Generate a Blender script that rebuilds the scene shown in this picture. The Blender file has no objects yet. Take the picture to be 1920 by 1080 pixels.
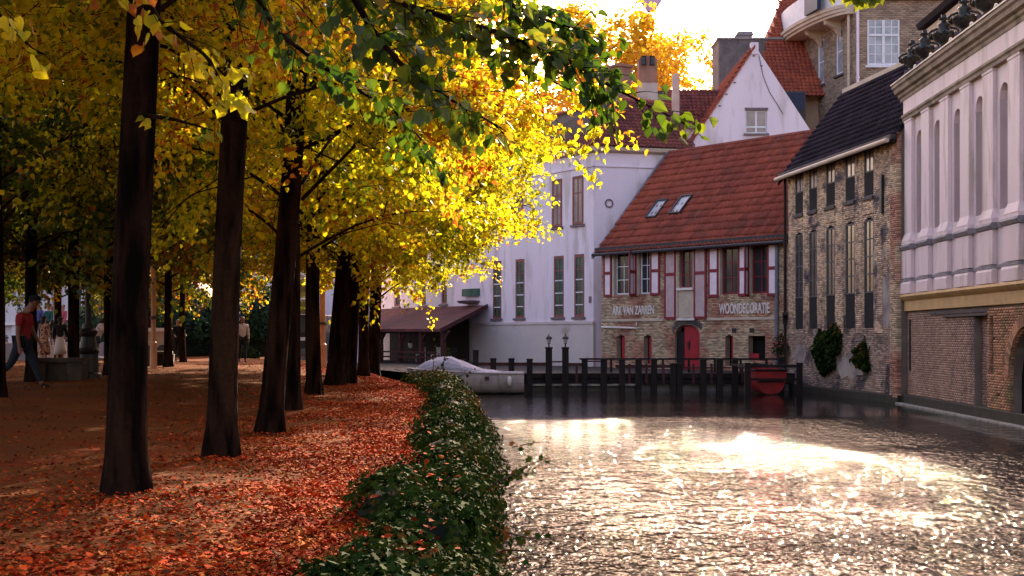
import bpy, math, random
import numpy as np
from mathutils import Matrix, Vector

rnd = random.Random(7)
scene = bpy.context.scene
COL = scene.collection
R = math.radians
HW = 2.4            # eye height above the water (z = 0)

# ------------------------------------------------------------------ camera
cam_d = bpy.data.cameras.new('camera')
cam = bpy.data.objects.new('camera', cam_d)
COL.objects.link(cam)
cam_d.sensor_width = 36.0
cam_d.lens = 46.9
cam_d.shift_y = 0.0469
cam_d.clip_end = 3000.0
cam_d.clip_start = 0.1
cam.location = (0, 0, HW)
cam.rotation_euler = (R(90), 0, 0)
scene.camera = cam

# ------------------------------------------------------------------ light
SUN_AZ, SUN_EL = 13.0, 23.0          # degrees right of the view axis, above the horizon
world = bpy.data.worlds.new('World')
scene.world = world
world.use_nodes = True
wn = world.node_tree.nodes
bg = wn['Background']
sky = wn.new('ShaderNodeTexSky')
sky.sky_type = 'NISHITA'
sky.sun_disc = False
sky.sun_elevation = R(SUN_EL)
sky.sun_rotation = R(SUN_AZ)
sky.air_density = 1.2
sky.dust_density = 4.0
sky.ozone_density = 0.6
tint = wn.new('ShaderNodeMix'); tint.data_type = 'RGBA'; tint.blend_type = 'MULTIPLY'; tint.inputs[0].default_value = 1.0
tint.inputs[7].default_value = (1.19, 0.965, 0.98, 1)      # warm evening white balance
world.node_tree.links.new(sky.outputs[0], tint.inputs[6]); world.node_tree.links.new(tint.outputs[2], bg.inputs[0])
bg.inputs[1].default_value = 0.14
sun_d = bpy.data.lights.new('sun', 'SUN')
sun_d.energy = 5.0
sun_d.angle = R(0.6)
sun_d.color = (1.0, 0.80, 0.54)
sun = bpy.data.objects.new('sun', sun_d)
COL.objects.link(sun)
_sd = Vector((math.sin(R(SUN_AZ)) * math.cos(R(SUN_EL)), math.cos(R(SUN_AZ)) * math.cos(R(SUN_EL)), math.sin(R(SUN_EL))))
sun.rotation_euler = _sd.to_track_quat('Z', 'Y').to_euler()
scene.view_settings.view_transform = 'Standard'
scene.view_settings.look = 'None'
scene.view_settings.exposure = 1.75
scene.view_settings.gamma = 1.0
scene.view_settings.use_curve_mapping = False
scene.cycles.max_bounces = 8
scene.cycles.diffuse_bounces = 4
scene.cycles.glossy_bounces = 3
scene.cycles.transmission_bounces = 4
scene.cycles.sample_clamp_indirect = 6.0

# ------------------------------------------------------------------ materials
MATS = {}
def mat(name, col, rough=0.75, col2=None, scale=1.5, detail=4, contrast=0.25, isl=0.0, fine=0.0, fscale=30.0,
        bump=0.0, bscale=25.0, bdist=0.02, stretch=(1, 1, 1), spec=0.4, metal=0.0, obj_rand=0.0, col3=None, scale3=4.0, thr3=0.6, coat=0.0):
    """procedural surface: two noise-mixed colours, per-piece tone, fine grain, relief"""
    m = bpy.data.materials.new(name); m.use_nodes = True
    nt = m.node_tree; N = nt.nodes; L = nt.links
    p = N['Principled BSDF']
    p.inputs['Roughness'].default_value = rough
    p.inputs['Specular IOR Level'].default_value = spec
    p.inputs['Metallic'].default_value = metal
    p.inputs['Coat Weight'].default_value = coat
    geo = N.new('ShaderNodeNewGeometry')
    mp = N.new('ShaderNodeMapping'); mp.inputs['Scale'].default_value = stretch
    L.new(geo.outputs['Position'], mp.inputs['Vector'])
    c2 = col2 or tuple(max(0, c * 0.72) for c in col)
    n1 = N.new('ShaderNodeTexNoise'); n1.inputs['Scale'].default_value = scale; n1.inputs['Detail'].default_value = detail
    L.new(mp.outputs[0], n1.inputs['Vector'])
    rp = N.new('ShaderNodeValToRGB')
    rp.color_ramp.elements[0].position = 0.5 - contrast / 2; rp.color_ramp.elements[1].position = 0.5 + contrast / 2
    rp.color_ramp.elements[0].color = (*col, 1); rp.color_ramp.elements[1].color = (*c2, 1)
    L.new(n1.outputs['Fac'], rp.inputs['Fac'])
    out = rp.outputs['Color']
    if col3:
        n3 = N.new('ShaderNodeTexNoise'); n3.inputs['Scale'].default_value = scale3; n3.inputs['Detail'].default_value = 5
        L.new(mp.outputs[0], n3.inputs['Vector'])
        r3 = N.new('ShaderNodeMapRange'); r3.inputs[1].default_value = thr3 - 0.06; r3.inputs[2].default_value = thr3 + 0.06
        L.new(n3.outputs['Fac'], r3.inputs[0])
        mx = N.new('ShaderNodeMix'); mx.data_type = 'RGBA'
        L.new(r3.outputs[0], mx.inputs[0]); L.new(out, mx.inputs[6]); mx.inputs[7].default_value = (*col3, 1)
        out = mx.outputs[2]
    def mul(src, lo, hi, out):
        mr = N.new('ShaderNodeMapRange'); mr.inputs[3].default_value = lo; mr.inputs[4].default_value = hi
        L.new(src, mr.inputs[0])
        v = N.new('ShaderNodeVectorMath'); v.operation = 'SCALE'
        L.new(out, v.inputs[0]); L.new(mr.outputs[0], v.inputs['Scale'])
        return v.outputs[0]
    if isl: out = mul(geo.outputs['Random Per Island'], 1 - isl, 1 + isl, out)
    if obj_rand:
        oi = N.new('ShaderNodeObjectInfo'); out = mul(oi.outputs['Random'], 1 - obj_rand, 1 + obj_rand, out)
    if fine:
        nf = N.new('ShaderNodeTexNoise'); nf.inputs['Scale'].default_value = fscale; nf.inputs['Detail'].default_value = 3
        L.new(geo.outputs['Position'], nf.inputs['Vector'])
        out = mul(nf.outputs['Fac'], 1 - fine, 1 + fine, out)
    L.new(out, p.inputs['Base Color'])
    if bump:
        nb = N.new('ShaderNodeTexNoise'); nb.inputs['Scale'].default_value = bscale; nb.inputs['Detail'].default_value = 5
        L.new(mp.outputs[0], nb.inputs['Vector'])
        b = N.new('ShaderNodeBump'); b.inputs['Strength'].default_value = bump; b.inputs['Distance'].default_value = bdist
        L.new(nb.outputs['Fac'], b.inputs['Height']); L.new(b.outputs[0], p.inputs['Normal'])
    MATS[name] = m
    return m

def leaf_mat(name, cols, trans=0.5, rough=0.5, scale=0.55, tcols=None, spec=0.3):
    """leaf: tone per leaf plus drifting clumps; light passes through"""
    m = bpy.data.materials.new(name); m.use_nodes = True
    nt = m.node_tree; N = nt.nodes; L = nt.links
    p = N['Principled BSDF']; out = N['Material Output']
    p.inputs['Roughness'].default_value = rough; p.inputs['Specular IOR Level'].default_value = spec
    geo = N.new('ShaderNodeNewGeometry'); oi = N.new('ShaderNodeObjectInfo')
    nz = N.new('ShaderNodeTexNoise'); nz.inputs['Scale'].default_value = scale; nz.inputs['Detail'].default_value = 3
    L.new(geo.outputs['Position'], nz.inputs['Vector'])
    a = N.new('ShaderNodeMath'); a.operation = 'MULTIPLY_ADD'; a.inputs[1].default_value = 0.75; a.inputs[2].default_value = 0.0
    L.new(geo.outputs['Random Per Island'], a.inputs[0])
    b = N.new('ShaderNodeMapRange'); b.inputs[1].default_value = 0.3; b.inputs[2].default_value = 0.7; b.inputs[3].default_value = -0.28; b.inputs[4].default_value = 0.5
    L.new(nz.outputs['Fac'], b.inputs[0])
    s = N.new('ShaderNodeMath'); s.operation = 'ADD'; L.new(a.outputs[0], s.inputs[0]); L.new(b.outputs[0], s.inputs[1])
    s2 = N.new('ShaderNodeMath'); s2.operation = 'MULTIPLY_ADD'; s2.inputs[1].default_value = 0.12
    L.new(oi.outputs['Random'], s2.inputs[0]); L.new(s.outputs[0], s2.inputs[2])
    def ramp(cs):
        r = N.new('ShaderNodeValToRGB'); e = r.color_ramp.elements
        while len(e) < len(cs): e.new(0.5)
        for i, (pos, c) in enumerate(cs): e[i].position = pos; e[i].color = (*c, 1)
        L.new(s2.outputs[0], r.inputs['Fac']); return r.outputs['Color']
    L.new(ramp(cols), p.inputs['Base Color'])
    t = N.new('ShaderNodeBsdfTranslucent'); L.new(ramp(tcols or cols), t.inputs['Color'])
    mx = N.new('ShaderNodeMixShader'); mx.inputs[0].default_value = trans
    L.new(p.outputs[0], mx.inputs[1]); L.new(t.outputs[0], mx.inputs[2]); L.new(mx.outputs[0], out.inputs['Surface'])
    MATS[name] = m
    return m

# ------------------------------------------------------------------ mesh helpers
class MB:
    """collects polygons, with a current frame"""
    def __init__(self, M=None):
        self.v = []; self.f = []; self.mi = []; self.M = M or Matrix.Identity(4); self.cur = 0
        self.arr = []
    def pt(self, p):
        self.v.append(tuple(self.M @ Vector(p))); return len(self.v) - 1
    def poly(self, pts):
        self.f.append([self.pt(p) for p in pts]); self.mi.append(self.cur); return self
    def box(self, x0, x1, y0, y1, z0, z1):
        i = [self.pt(p) for p in ((x0,y0,z0),(x1,y0,z0),(x1,y1,z0),(x0,y1,z0),(x0,y0,z1),(x1,y0,z1),(x1,y1,z1),(x0,y1,z1))]
        for q in ((0,3,2,1),(4,5,6,7),(0,1,5,4),(1,2,6,5),(2,3,7,6),(3,0,4,7)):
            self.f.append([i[k] for k in q]); self.mi.append(self.cur)
        return self
    def prism(self, prof, a, b, axis='y'):
        """profile of 2-D points extruded along an axis from a to b"""
        def P(q, t):
            return {'y': (q[0], t, q[1]), 'x': (t, q[0], q[1]), 'z': (q[0], q[1], t)}[axis]
        n = len(prof)
        A = [self.pt(P(q, a)) for q in prof]; B = [self.pt(P(q, b)) for q in prof]
        self.f += [A[::-1], B]; self.mi += [self.cur] * 2
        for k in range(n):
            self.f.append([A[k], A[(k+1) % n], B[(k+1) % n], B[k]]); self.mi.append(self.cur)
        return self
    def tube(self, pts, rad, n=8, caps=True):
        pts = [Vector(p) for p in pts]
        if not hasattr(rad, '__len__'): rad = [rad] * len(pts)
        rings = []; up = Vector((0.13, 0.31, 0.94))
        for k, p in enumerate(pts):
            d = (pts[min(k+1, len(pts)-1)] - pts[max(k-1, 0)]).normalized()
            if abs(d.dot(up)) > 0.97: up = Vector((1, 0.1, 0)).normalized()
            a = d.cross(up).normalized(); b = d.cross(a)
            rings.append([self.pt(p + (a * math.cos(t) + b * math.sin(t)) * rad[k]) for t in [2*math.pi*j/n for j in range(n)]])
        for k in range(len(rings)-1):
            for j in range(n):
                self.f.append([rings[k][j], rings[k][(j+1) % n], rings[k+1][(j+1) % n], rings[k+1][j]]); self.mi.append(self.cur)
        if caps: self.f += [rings[0][::-1], rings[-1]]; self.mi += [self.cur] * 2
        return self
    def lathe(self, prof, c=(0, 0, 0), n=16, a0=0.0, a1=2*math.pi):
        """profile of (radius, z)"""
        full = abs(a1 - a0 - 2*math.pi) < 1e-6
        m = n if full else n + 1
        rings = [[self.pt((c[0] + r*math.cos(a0+(a1-a0)*j/n), c[1] + r*math.sin(a0+(a1-a0)*j/n), c[2] + z)) for j in range(m)] for r, z in prof]
        for k in range(len(rings)-1):
            for j in range(n if full else n):
                j2 = (j+1) % m if full else j+1
                self.f.append([rings[k][j], rings[k][j2], rings[k+1][j2], rings[k+1][j]]); self.mi.append(self.cur)
        return self
    def build(self, name, mats, parent=None, smooth=False, kind=None, loc=None, rot=None, label=None, bevel=0):
        me = bpy.data.meshes.new(name)
        me.from_pydata(self.v, [], self.f)
        ms = mats if isinstance(mats, (list, tuple)) else [mats]
        for m in ms: me.materials.append(MATS[m] if isinstance(m, str) else m)
        if len(ms) > 1: me.polygons.foreach_set('material_index', self.mi)
        if smooth: me.polygons.foreach_set('use_smooth', [True] * len(me.polygons))
        me.update()
        o = bpy.data.objects.new(name, me); COL.objects.link(o)
        if parent: o.parent = parent
        if loc: o.location = loc
        if rot is not None: o.rotation_euler = (0, 0, rot)
        if kind: o['kind'] = kind
        if label: o['label'] = label
        if bevel:
            b = o.modifiers.new('bevel', 'BEVEL'); b.width = bevel; b.segments = 2; b.limit_method = 'ANGLE'
        return o

def np_mesh(name, verts, nverts_per_face, idx, mats, parent=None, kind=None, smooth=False, mi=None):
    """fast mesh: verts (n,3), faces all with a given loop count list"""
    me = bpy.data.meshes.new(name)
    verts = np.asarray(verts, np.float32); idx = np.asarray(idx, np.int32)
    me.vertices.add(len(verts)); me.vertices.foreach_set('co', verts.ravel())
    nf = len(nverts_per_face)
    tot = np.asarray(nverts_per_face, np.int32); start = np.concatenate([[0], np.cumsum(tot)[:-1]]).astype(np.int32)
    me.loops.add(len(idx)); me.loops.foreach_set('vertex_index', idx)
    me.polygons.add(nf); me.polygons.foreach_set('loop_start', start); me.polygons.foreach_set('loop_total', tot)
    ms = mats if isinstance(mats, (list, tuple)) else [mats]
    for m in ms: me.materials.append(MATS[m] if isinstance(m, str) else m)
    if mi is not None: me.polygons.foreach_set('material_index', np.asarray(mi, np.int32))
    if smooth: me.polygons.foreach_set('use_smooth', np.ones(nf, bool))
    me.update(calc_edges=True)
    if name is None: return me
    o = bpy.data.objects.new(name, me); COL.objects.link(o)
    if parent: o.parent = parent
    if kind: o['kind'] = kind
    return o

def boxes_obj(name, B, mats, parent, kind=None, M=None, jitter=None):
    """B: (n,6) x0,x1,y0,y1,z0,z1 -> one joined mesh of open-backed pieces (back = +y)"""
    B = np.asarray(B, float); n = len(B)
    V = np.empty((n, 8, 3))
    for k, (a, b, c) in enumerate(((0,2,4),(1,2,4),(1,3,4),(0,3,4),(0,2,5),(1,2,5),(1,3,5),(0,3,5))):
        V[:, k, 0] = B[:, a]; V[:, k, 1] = B[:, b]; V[:, k, 2] = B[:, c]
    V = V.reshape(-1, 3)
    if M is not None:
        A = np.array(M); V = V @ A[:3, :3].T + A[:3, 3]
    F = np.array([(0,3,2,1),(4,5,6,7),(0,1,5,4),(1,2,6,5),(3,0,4,7)])
    idx = (F[None] + (np.arange(n) * 8)[:, None, None]).reshape(-1)
    return np_mesh(name, V, [4] * (n * 5), idx, mats, parent, kind)

def thing(name, label, cat, loc=(0, 0, 0), rotz=0.0, group=None):
    o = bpy.data.objects.new(name, None); COL.objects.link(o)
    o.empty_display_size = 0.3
    o.location = loc; o.rotation_euler = (0, 0, rotz)
    o['label'] = label; o['category'] = cat
    if group: o['group'] = group
    return o
def tag(o, label, cat, group=None):
    o['label'] = label; o['category'] = cat
    if group: o['group'] = group
    return o
def struct(o):
    o['kind'] = 'structure'; return o
def linked(mesh, name, parent=None, loc=(0,0,0), rot=None, scale=None, label=None):
    o = bpy.data.objects.new(name, mesh); COL.objects.link(o)
    if parent: o.parent = parent
    o.location = loc
    if rot is not None: o.rotation_euler = rot
    if scale is not None: o.scale = scale if hasattr(scale, '__len__') else (scale,)*3
    if label: o['label'] = label
    return o
def dup(root, loc, rotz, label, scale=None):
    r = root.copy(); COL.objects.link(r); r.location = loc; r.rotation_euler = (0, 0, rotz); r['label'] = label
    if scale: r.scale = (scale,)*3
    for ch in list(root.children):
        c = ch.copy(); COL.objects.link(c); c.parent = r
        for g in ch.children:
            d = g.copy(); COL.objects.link(d); d.parent = c
    return r
def frame(x, y, ang):
    return Matrix.Translation((x, y, 0)) @ Matrix.Rotation(ang, 4, 'Z')

# ------------------------------------------------------------------ walls with openings
def arch_z(h, x):
    """underside height of an opening's head at x; h = (xa, xb, za, zb, rise)"""
    xa, xb, za, zb = h[:4]; rise = h[4] if len(h) > 4 else 0
    if not rise: return zb
    u = (x - (xa + xb) / 2) / ((xb - xa) / 2)
    return zb - rise + rise * math.sqrt(max(0.0, 1 - u * u))
def wall(mb, x0, x1, z0, z1, holes=(), reveal=0.25, y=0.0, top=None):
    """front skin at y with openings, reveals going in (+y); top(x) gives a sloping head"""
    xs = sorted({x0, x1} | {h[0] for h in holes} | {h[1] for h in holes})
    zs = sorted({z0, z1} | {h[2] for h in holes} | {h[3] for h in holes})
    for i in range(len(xs)-1):
        for j in range(len(zs)-1):
            cx, cz = (xs[i]+xs[i+1])/2, (zs[j]+zs[j+1])/2
            if any(h[0] < cx < h[1] and h[2] < cz < h[3] for h in holes): continue
            mb.poly([(xs[i], y, zs[j]), (xs[i+1], y, zs[j]), (xs[i+1], y, zs[j+1]), (xs[i], y, zs[j+1])])
    for h in holes:
        xa, xb, za, zb = h[:4]; rise = h[4] if len(h) > 4 else 0
        n = 10 if rise else 1
        X = [xa + (xb-xa)*k/n for k in range(n+1)]; Z = [arch_z(h, t) for t in X]
        for k in range(n):
            if rise: mb.poly([(X[k], y, Z[k]), (X[k+1], y, Z[k+1]), (X[k+1], y, zb), (X[k], y, zb)])
            mb.poly([(X[k], y, Z[k]), (X[k], y+reveal, Z[k]), (X[k+1], y+reveal, Z[k+1]), (X[k+1], y, Z[k+1])])
        mb.poly([(xa, y, za), (xa, y+reveal, za), (xa, y+reveal, Z[0]), (xa, y, Z[0])])
        mb.poly([(xb, y, za), (xb, y, Z[-1]), (xb, y+reveal, Z[-1]), (xb, y+reveal, za)])
        mb.poly([(xa, y, za), (xb, y, za), (xb, y+reveal, za), (xa, y+reveal, za)])
def bricks(x0, x1, z0, z1, holes=(), course=0.075, length=0.225, joint=0.011, proud=0.012, y=0.0, seed=1, top=None, skip=0.0, left=None):
    r = random.Random(seed); B = []
    z = z0; row = 0
    while z + course * 0.6 < z1:
        zc = z + course/2
        spans = [(x0 if left is None else max(x0, left(zc)), x1)]
        if top is not None:
            pass
        for h in holes:
            if h[2] - 0.01 < zc:
                xa, xb = h[0], h[1]
                if zc > h[3]: continue
                rise = h[4] if len(h) > 4 else 0
                if rise and zc > h[3] - rise:
                    t = (zc - (h[3] - rise)) / rise; hw = (xb-xa)/2*math.sqrt(max(0, 1-t*t)); c = (xa+xb)/2; xa, xb = c-hw, c+hw
                ns = []
                for a, b in spans:
                    if xb <= a or xa >= b: ns.append((a, b)); continue
                    if xa > a: ns.append((a, xa))
                    if xb < b: ns.append((xb, b))
                spans = ns
        for a, b in spans:
            if top is not None:
                a2, b2 = top(zc); a = max(a, a2); b = min(b, b2)
            if b - a < 0.04: continue
            x = x0 + (length/2 if row % 2 else 0) - length
            while x < b:
                l, rr = max(x, a), min(x + length - joint, b)
                if rr - l > 0.03 and r.random() >= skip:
                    p = proud + r.uniform(-0.006, 0.007)
                    B.append((l, rr, y - p, y, z + joint/2, z + course - joint/2))
                x += length
        z += course; row += 1
    return B

def rect_frame(mb, x0, x1, z0, z1, w, y0, y1):
    mb.box(x0, x0+w, y0, y1, z0, z1).box(x1-w, x1, y0, y1, z0, z1).box(x0+w, x1-w, y0, y1, z0, z0+w).box(x0+w, x1-w, y0, y1, z1-w, z1)
_pane_cache = {}
def window(parent, x, z, w, h, y=0.15, cols=1, rows=2, fmat='frame_red', gmat='glass', fw=0.06, bar=0.035, M=None, sill=None, rise=0.0,
           vbars=None, hbars=None, label=None, separate=True):
    """a window part: frame with glazing bars, each pane its own sub-part; x,z = lower left of the opening"""
    mb = MB(M)
    rect_frame(mb, x, x+w, z, z+h-rise*0, fw, y-0.04, y+0.04)
    V = vbars if vbars is not None else [x + fw + (w-2*fw)*k/cols for k in range(1, cols)]
    H = hbars if hbars is not None else [z + fw + (h-2*fw)*k/rows for k in range(1, rows)]
    for vx in V: mb.box(vx-bar/2, vx+bar/2, y-0.03, y+0.03, z+fw, z+h-fw)
    xs = [x+fw] + V + [x+w-fw]
    for hz in H:
        for k in range(len(xs)-1):
            a = xs[k] + (bar/2 if k else 0); b = xs[k+1] - (bar/2 if k < len(xs)-2 else 0)
            mb.box(a, b, y-0.028, y+0.028, hz-bar/2, hz+bar/2)
    f = mb.build('window', fmat, parent, label=label)
    zs = [z+fw] + H + [z+h-fw]
    if separate:
        for i in range(len(xs)-1):
            for j in range(len(zs)-1):
                g = MB(M); g.box(xs[i], xs[i+1], y-0.008, y+0.008, zs[j], zs[j+1]); g.build('pane', gmat, f)
    else:
        g = MB(M); g.box(x+fw, x+w-fw, y-0.008, y+0.008, z+fw, z+h-fw); g.build('pane', gmat, f)
    if sill:
        s = MB(M); s.prism([(-0.12, z-0.14), (-0.12, z-0.03), (0.1, z), (0.1, z-0.14)], x-0.12, x+w+0.12, 'x'); s.build('sill', sill, f)
    return f
def dark_back(parent, x0, x1, z0, z1, y, M=None):
    pass

# ------------------------------------------------------------------ roof tiles
def pantile_mesh(name, w, l, m, th=0.06, segs=6):
    """one S-curved clay tile lying in the x (across) / y (up the slope) plane"""
    V = []; F = []
    for t, (yy, dz) in enumerate(((0, 0.085), (l, 0.0))):
        for k in range(segs+1):
            u = k/segs
            zz = 0.04*math.sin(u*2*math.pi - 0.6) + dz
            V.append(((u-0.5)*w, yy, zz)); 
    for k in range(segs+1):
        u = k/segs; V.append(((u-0.5)*w, 0.0, 0.04*math.sin(u*2*math.pi-0.6) + 0.085 - th))
    for k in range(segs):
        F.append((k, k+1, segs+1+k+1, segs+1+k)); F.append((2*(segs+1)+k, 2*(segs+1)+k+1, k+1, k))
    me = bpy.data.meshes.new(name); me.from_pydata(V, [], F); me.materials.append(MATS[m]); me.update()
    me.polygons.foreach_set('use_smooth', [len(p.vertices) == 4 for p in me.polygons])
    return me, np.array(V), F
def tile_roof(parent, P0, U, S, nu, nv, m, wlen, slen, keep=None, single=0, seed=3, name='roof_tile', flat=False):
    """tiles on the slope: P0 lower-left, U unit vector along eave, S unit vector up the slope"""
    rr = random.Random(seed)
    P0, U, S = Vector(P0), Vector(U).normalized(), Vector(S).normalized(); Nn = U.cross(S).normalized()
    w, l = wlen/nu, slen/nv
    me, V, F = pantile_mesh(name, w*1.04, l*1.12, m) if not flat else slate_mesh(name, w*0.97, l*1.15, m)
    A = np.array([list(U), list(S), list(Nn)]).T
    items = []
    for j in range(nv):
        for i in range(nu):
            a, b = (i+0.5+(0.5 if flat and j % 2 else 0)*1)*w, j*l
            if keep and not keep(a, b): continue
            items.append((a, b))
    items.sort(key=lambda q: -q[0])
    Vs = []; idx = []; cnt = []
    F_ = F
    for q, (a, b) in enumerate(items):
        p = P0 + U*a + S*b + Nn*0.02
        tilt = rr.uniform(-0.02, 0.02); lift = rr.uniform(-0.006, 0.01)
        if q < single:
            o = bpy.data.objects.new(name, me); COL.objects.link(o); o.parent = parent
            Mx = Matrix(((U.x, S.x, Nn.x, p.x), (U.y, S.y, Nn.y, p.y), (U.z, S.z, Nn.z, p.z), (0, 0, 0, 1)))
            o.matrix_local = Mx @ Matrix.Translation((rr.uniform(-.01,.01), rr.uniform(-.012,.012), lift)) @ Matrix.Rotation(tilt, 4, 'Z')
        else:
            c, s = math.cos(tilt), math.sin(tilt)
            W = V.copy(); W[:, 0] = V[:, 0]*c - V[:, 1]*s + rr.uniform(-.01, .01); W[:, 1] = V[:, 0]*s + V[:, 1]*c + rr.uniform(-.012, .012); W[:, 2] += lift
            base = len(Vs) * len(V)
            Vs.append(W @ A.T + np.array(p))
            for f in F_: idx += [base + k for k in f]; cnt.append(len(f))
    if Vs:
        np_mesh('roof_tiles', np.concatenate(Vs), cnt, idx, m, parent, 'stuff', smooth=not flat)
def slate_mesh(name, w, l, m):
    V = [(-w/2,0,.03),(w/2,0,.03),(w/2,l,0.0),(-w/2,l,0.0),(-w/2,0,.012),(w/2,0,.012)]
    F = [(0,1,2,3),(4,5,1,0),(1,5,2),(4,0,3)]
    me = bpy.data.meshes.new(name); me.from_pydata(V, [], F); me.materials.append(MATS[m]); me.update()
    return me, np.array(V, float), F
# ------------------------------------------------------------------ palette
mat('plaster_white', (0.84, 0.72, 0.80), 0.85, (0.77, 0.65, 0.73), scale=0.5, isl=0.0, fine=0.06, fscale=9, bump=0.25, bscale=6, bdist=0.02, stretch=(1, 1, 0.22), col3=(0.60, 0.50, 0.51), scale3=1.5, thr3=0.60)
mat('plaster_lower', (0.66, 0.55, 0.52), 0.9, (0.60, 0.52, 0.52), scale=0.8, fine=0.07, fscale=7, bump=0.25, bscale=8, bdist=0.02, col3=(0.44, 0.34, 0.28), scale3=0.8, thr3=0.66)
mat('plaster_far', (0.66, 0.60, 0.62), 0.9, (0.60, 0.54, 0.56), scale=0.8, fine=0.05)
mat('trim_cream', (0.60, 0.48, 0.38), 0.75, (0.50, 0.39, 0.30), scale=1.2, fine=0.05)
mat('band_ochre', (0.66, 0.42, 0.17), 0.75, (0.54, 0.35, 0.16), scale=1.5, fine=0.08, col3=(0.42, 0.28, 0.14), scale3=2.5, thr3=0.66)
mat('palace_plaster', (0.82, 0.66, 0.66), 0.7, (0.75, 0.60, 0.61), scale=1.4, fine=0.07, fscale=12, stretch=(1, 1, 0.16), bump=0.15, bscale=6, col3=(0.58, 0.47, 0.43), scale3=2.4, thr3=0.60)
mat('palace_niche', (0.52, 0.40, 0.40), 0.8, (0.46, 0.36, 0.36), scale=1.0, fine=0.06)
mat('stone_grey', (0.30, 0.27, 0.28), 0.8, (0.22, 0.20, 0.21), scale=2.5, fine=0.12, bump=0.2)
mat('stone_dark', (0.12, 0.09, 0.09), 0.8, (0.07, 0.06, 0.06), scale=2.5, fine=0.15)
mat('cornice_stone', (0.36, 0.27, 0.21), 0.8, (0.24, 0.18, 0.14), scale=1.6, fine=0.15, bump=0.2, col3=(0.16, 0.13, 0.08), scale3=1.2, thr3=0.58)
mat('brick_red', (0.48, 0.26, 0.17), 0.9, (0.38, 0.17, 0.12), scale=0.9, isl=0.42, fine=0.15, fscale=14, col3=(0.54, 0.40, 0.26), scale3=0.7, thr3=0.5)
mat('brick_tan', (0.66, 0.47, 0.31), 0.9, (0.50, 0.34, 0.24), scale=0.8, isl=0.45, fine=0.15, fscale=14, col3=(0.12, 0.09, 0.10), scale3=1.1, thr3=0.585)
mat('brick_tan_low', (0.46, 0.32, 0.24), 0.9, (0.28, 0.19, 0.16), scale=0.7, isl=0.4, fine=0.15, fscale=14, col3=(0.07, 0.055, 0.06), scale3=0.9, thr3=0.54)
mat('brick_palace', (0.42, 0.26, 0.19), 0.9, (0.33, 0.21, 0.16), scale=0.9, isl=0.25, fine=0.1, fscale=14, stretch=(1, 1, 0.4), col3=(0.20, 0.14, 0.13), scale3=0.9, thr3=0.6)
mat('brick_palace_warm', (0.46, 0.22, 0.12), 0.9, (0.36, 0.19, 0.11), scale=0.9, isl=0.35, fine=0.1, col3=(0.20, 0.17, 0.07), scale3=1.3, thr3=0.6)
mat('brick_apartment', (0.40, 0.29, 0.21), 0.9, (0.32, 0.22, 0.16), scale=1.0, isl=0.3, fine=0.12)
mat('mortar', (0.26, 0.20, 0.165), 0.95, (0.18, 0.14, 0.12), scale=1.5, fine=0.15)
mat('mortar_red', (0.36, 0.24, 0.18), 0.95, (0.27, 0.17, 0.13), scale=1.5, fine=0.15)
mat('render_patch', (0.40, 0.33, 0.29), 0.95, (0.20, 0.16, 0.16), scale=1.4, fine=0.2, bump=0.4, bscale=10)
mat('moss_foot', (0.035, 0.030, 0.018), 0.7, (0.018, 0.018, 0.012), scale=3, fine=0.3, bump=0.4, bscale=14)
mat('ledge_stone', (0.34, 0.32, 0.28), 0.8, (0.20, 0.19, 0.16), scale=4, fine=0.2)
mat('roof_red', (0.30, 0.062, 0.032), 0.85, (0.21, 0.045, 0.032), scale=0.35, contrast=0.5, isl=0.24, obj_rand=0.0, fine=0.3, fscale=7, col3=(0.17, 0.05, 0.036), scale3=0.8, thr3=0.62, bump=0.2)
mat('roof_maroon', (0.20, 0.055, 0.045), 0.8, (0.14, 0.04, 0.04), scale=0.6, isl=0.25, obj_rand=0.18, fine=0.15, fscale=12)
mat('roof_orange', (0.36, 0.085, 0.045), 0.85, (0.27, 0.06, 0.04), scale=0.8, isl=0.18, obj_rand=0.15, fine=0.1)
mat('roof_slate', (0.022, 0.014, 0.026), 0.85, (0.009, 0.006, 0.014), scale=0.9, isl=0.45, obj_rand=0.2, fine=0.2, fscale=9, spec=0.15)
mat('roof_under', (0.05, 0.03, 0.025), 0.9)
mat('boathouse_roof', (0.15, 0.040, 0.032), 0.75, (0.09, 0.032, 0.030), scale=0.9, fine=0.15, stretch=(1, 1, 1), isl=0.12)
mat('wood_dark', (0.017, 0.008, 0.007), 0.8, (0.007, 0.004, 0.004), scale=4, isl=0.25, fine=0.25, stretch=(2, 2, 0.5), bump=0.3, obj_rand=0.25)
mat('wood_red', (0.085, 0.018, 0.018), 0.7, (0.05, 0.012, 0.012), scale=4, fine=0.25)
mat('frame_red', (0.27, 0.020, 0.040), 0.6, (0.20, 0.018, 0.030), scale=4, fine=0.1)
mat('frame_brown', (0.28, 0.085, 0.065), 0.6, (0.20, 0.065, 0.055), scale=4, fine=0.1)
mat('frame_white', (0.80, 0.78, 0.84), 0.5, (0.72, 0.70, 0.76), scale=3)
mat('frame_dark', (0.030, 0.026, 0.035), 0.5)
mat('sill', (0.20, 0.14, 0.15), 0.7, (0.14, 0.10, 0.11), scale=4, fine=0.15)
mat('shutter_white', (0.88, 0.74, 0.82), 0.6, (0.80, 0.66, 0.74), scale=3, fine=0.05)
mat('shutter_pink', (0.58, 0.42, 0.43), 0.65, (0.48, 0.34, 0.36), scale=3, fine=0.08)
mat('door_red', (0.42, 0.014, 0.028), 0.5, (0.32, 0.012, 0.022), scale=3, fine=0.1)
mat('shutter_cream', (0.56, 0.46, 0.36), 0.7, (0.48, 0.38, 0.30), scale=3, fine=0.08)
mat('glass', (0.035, 0.035, 0.045), 0.06, spec=0.7)
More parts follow.
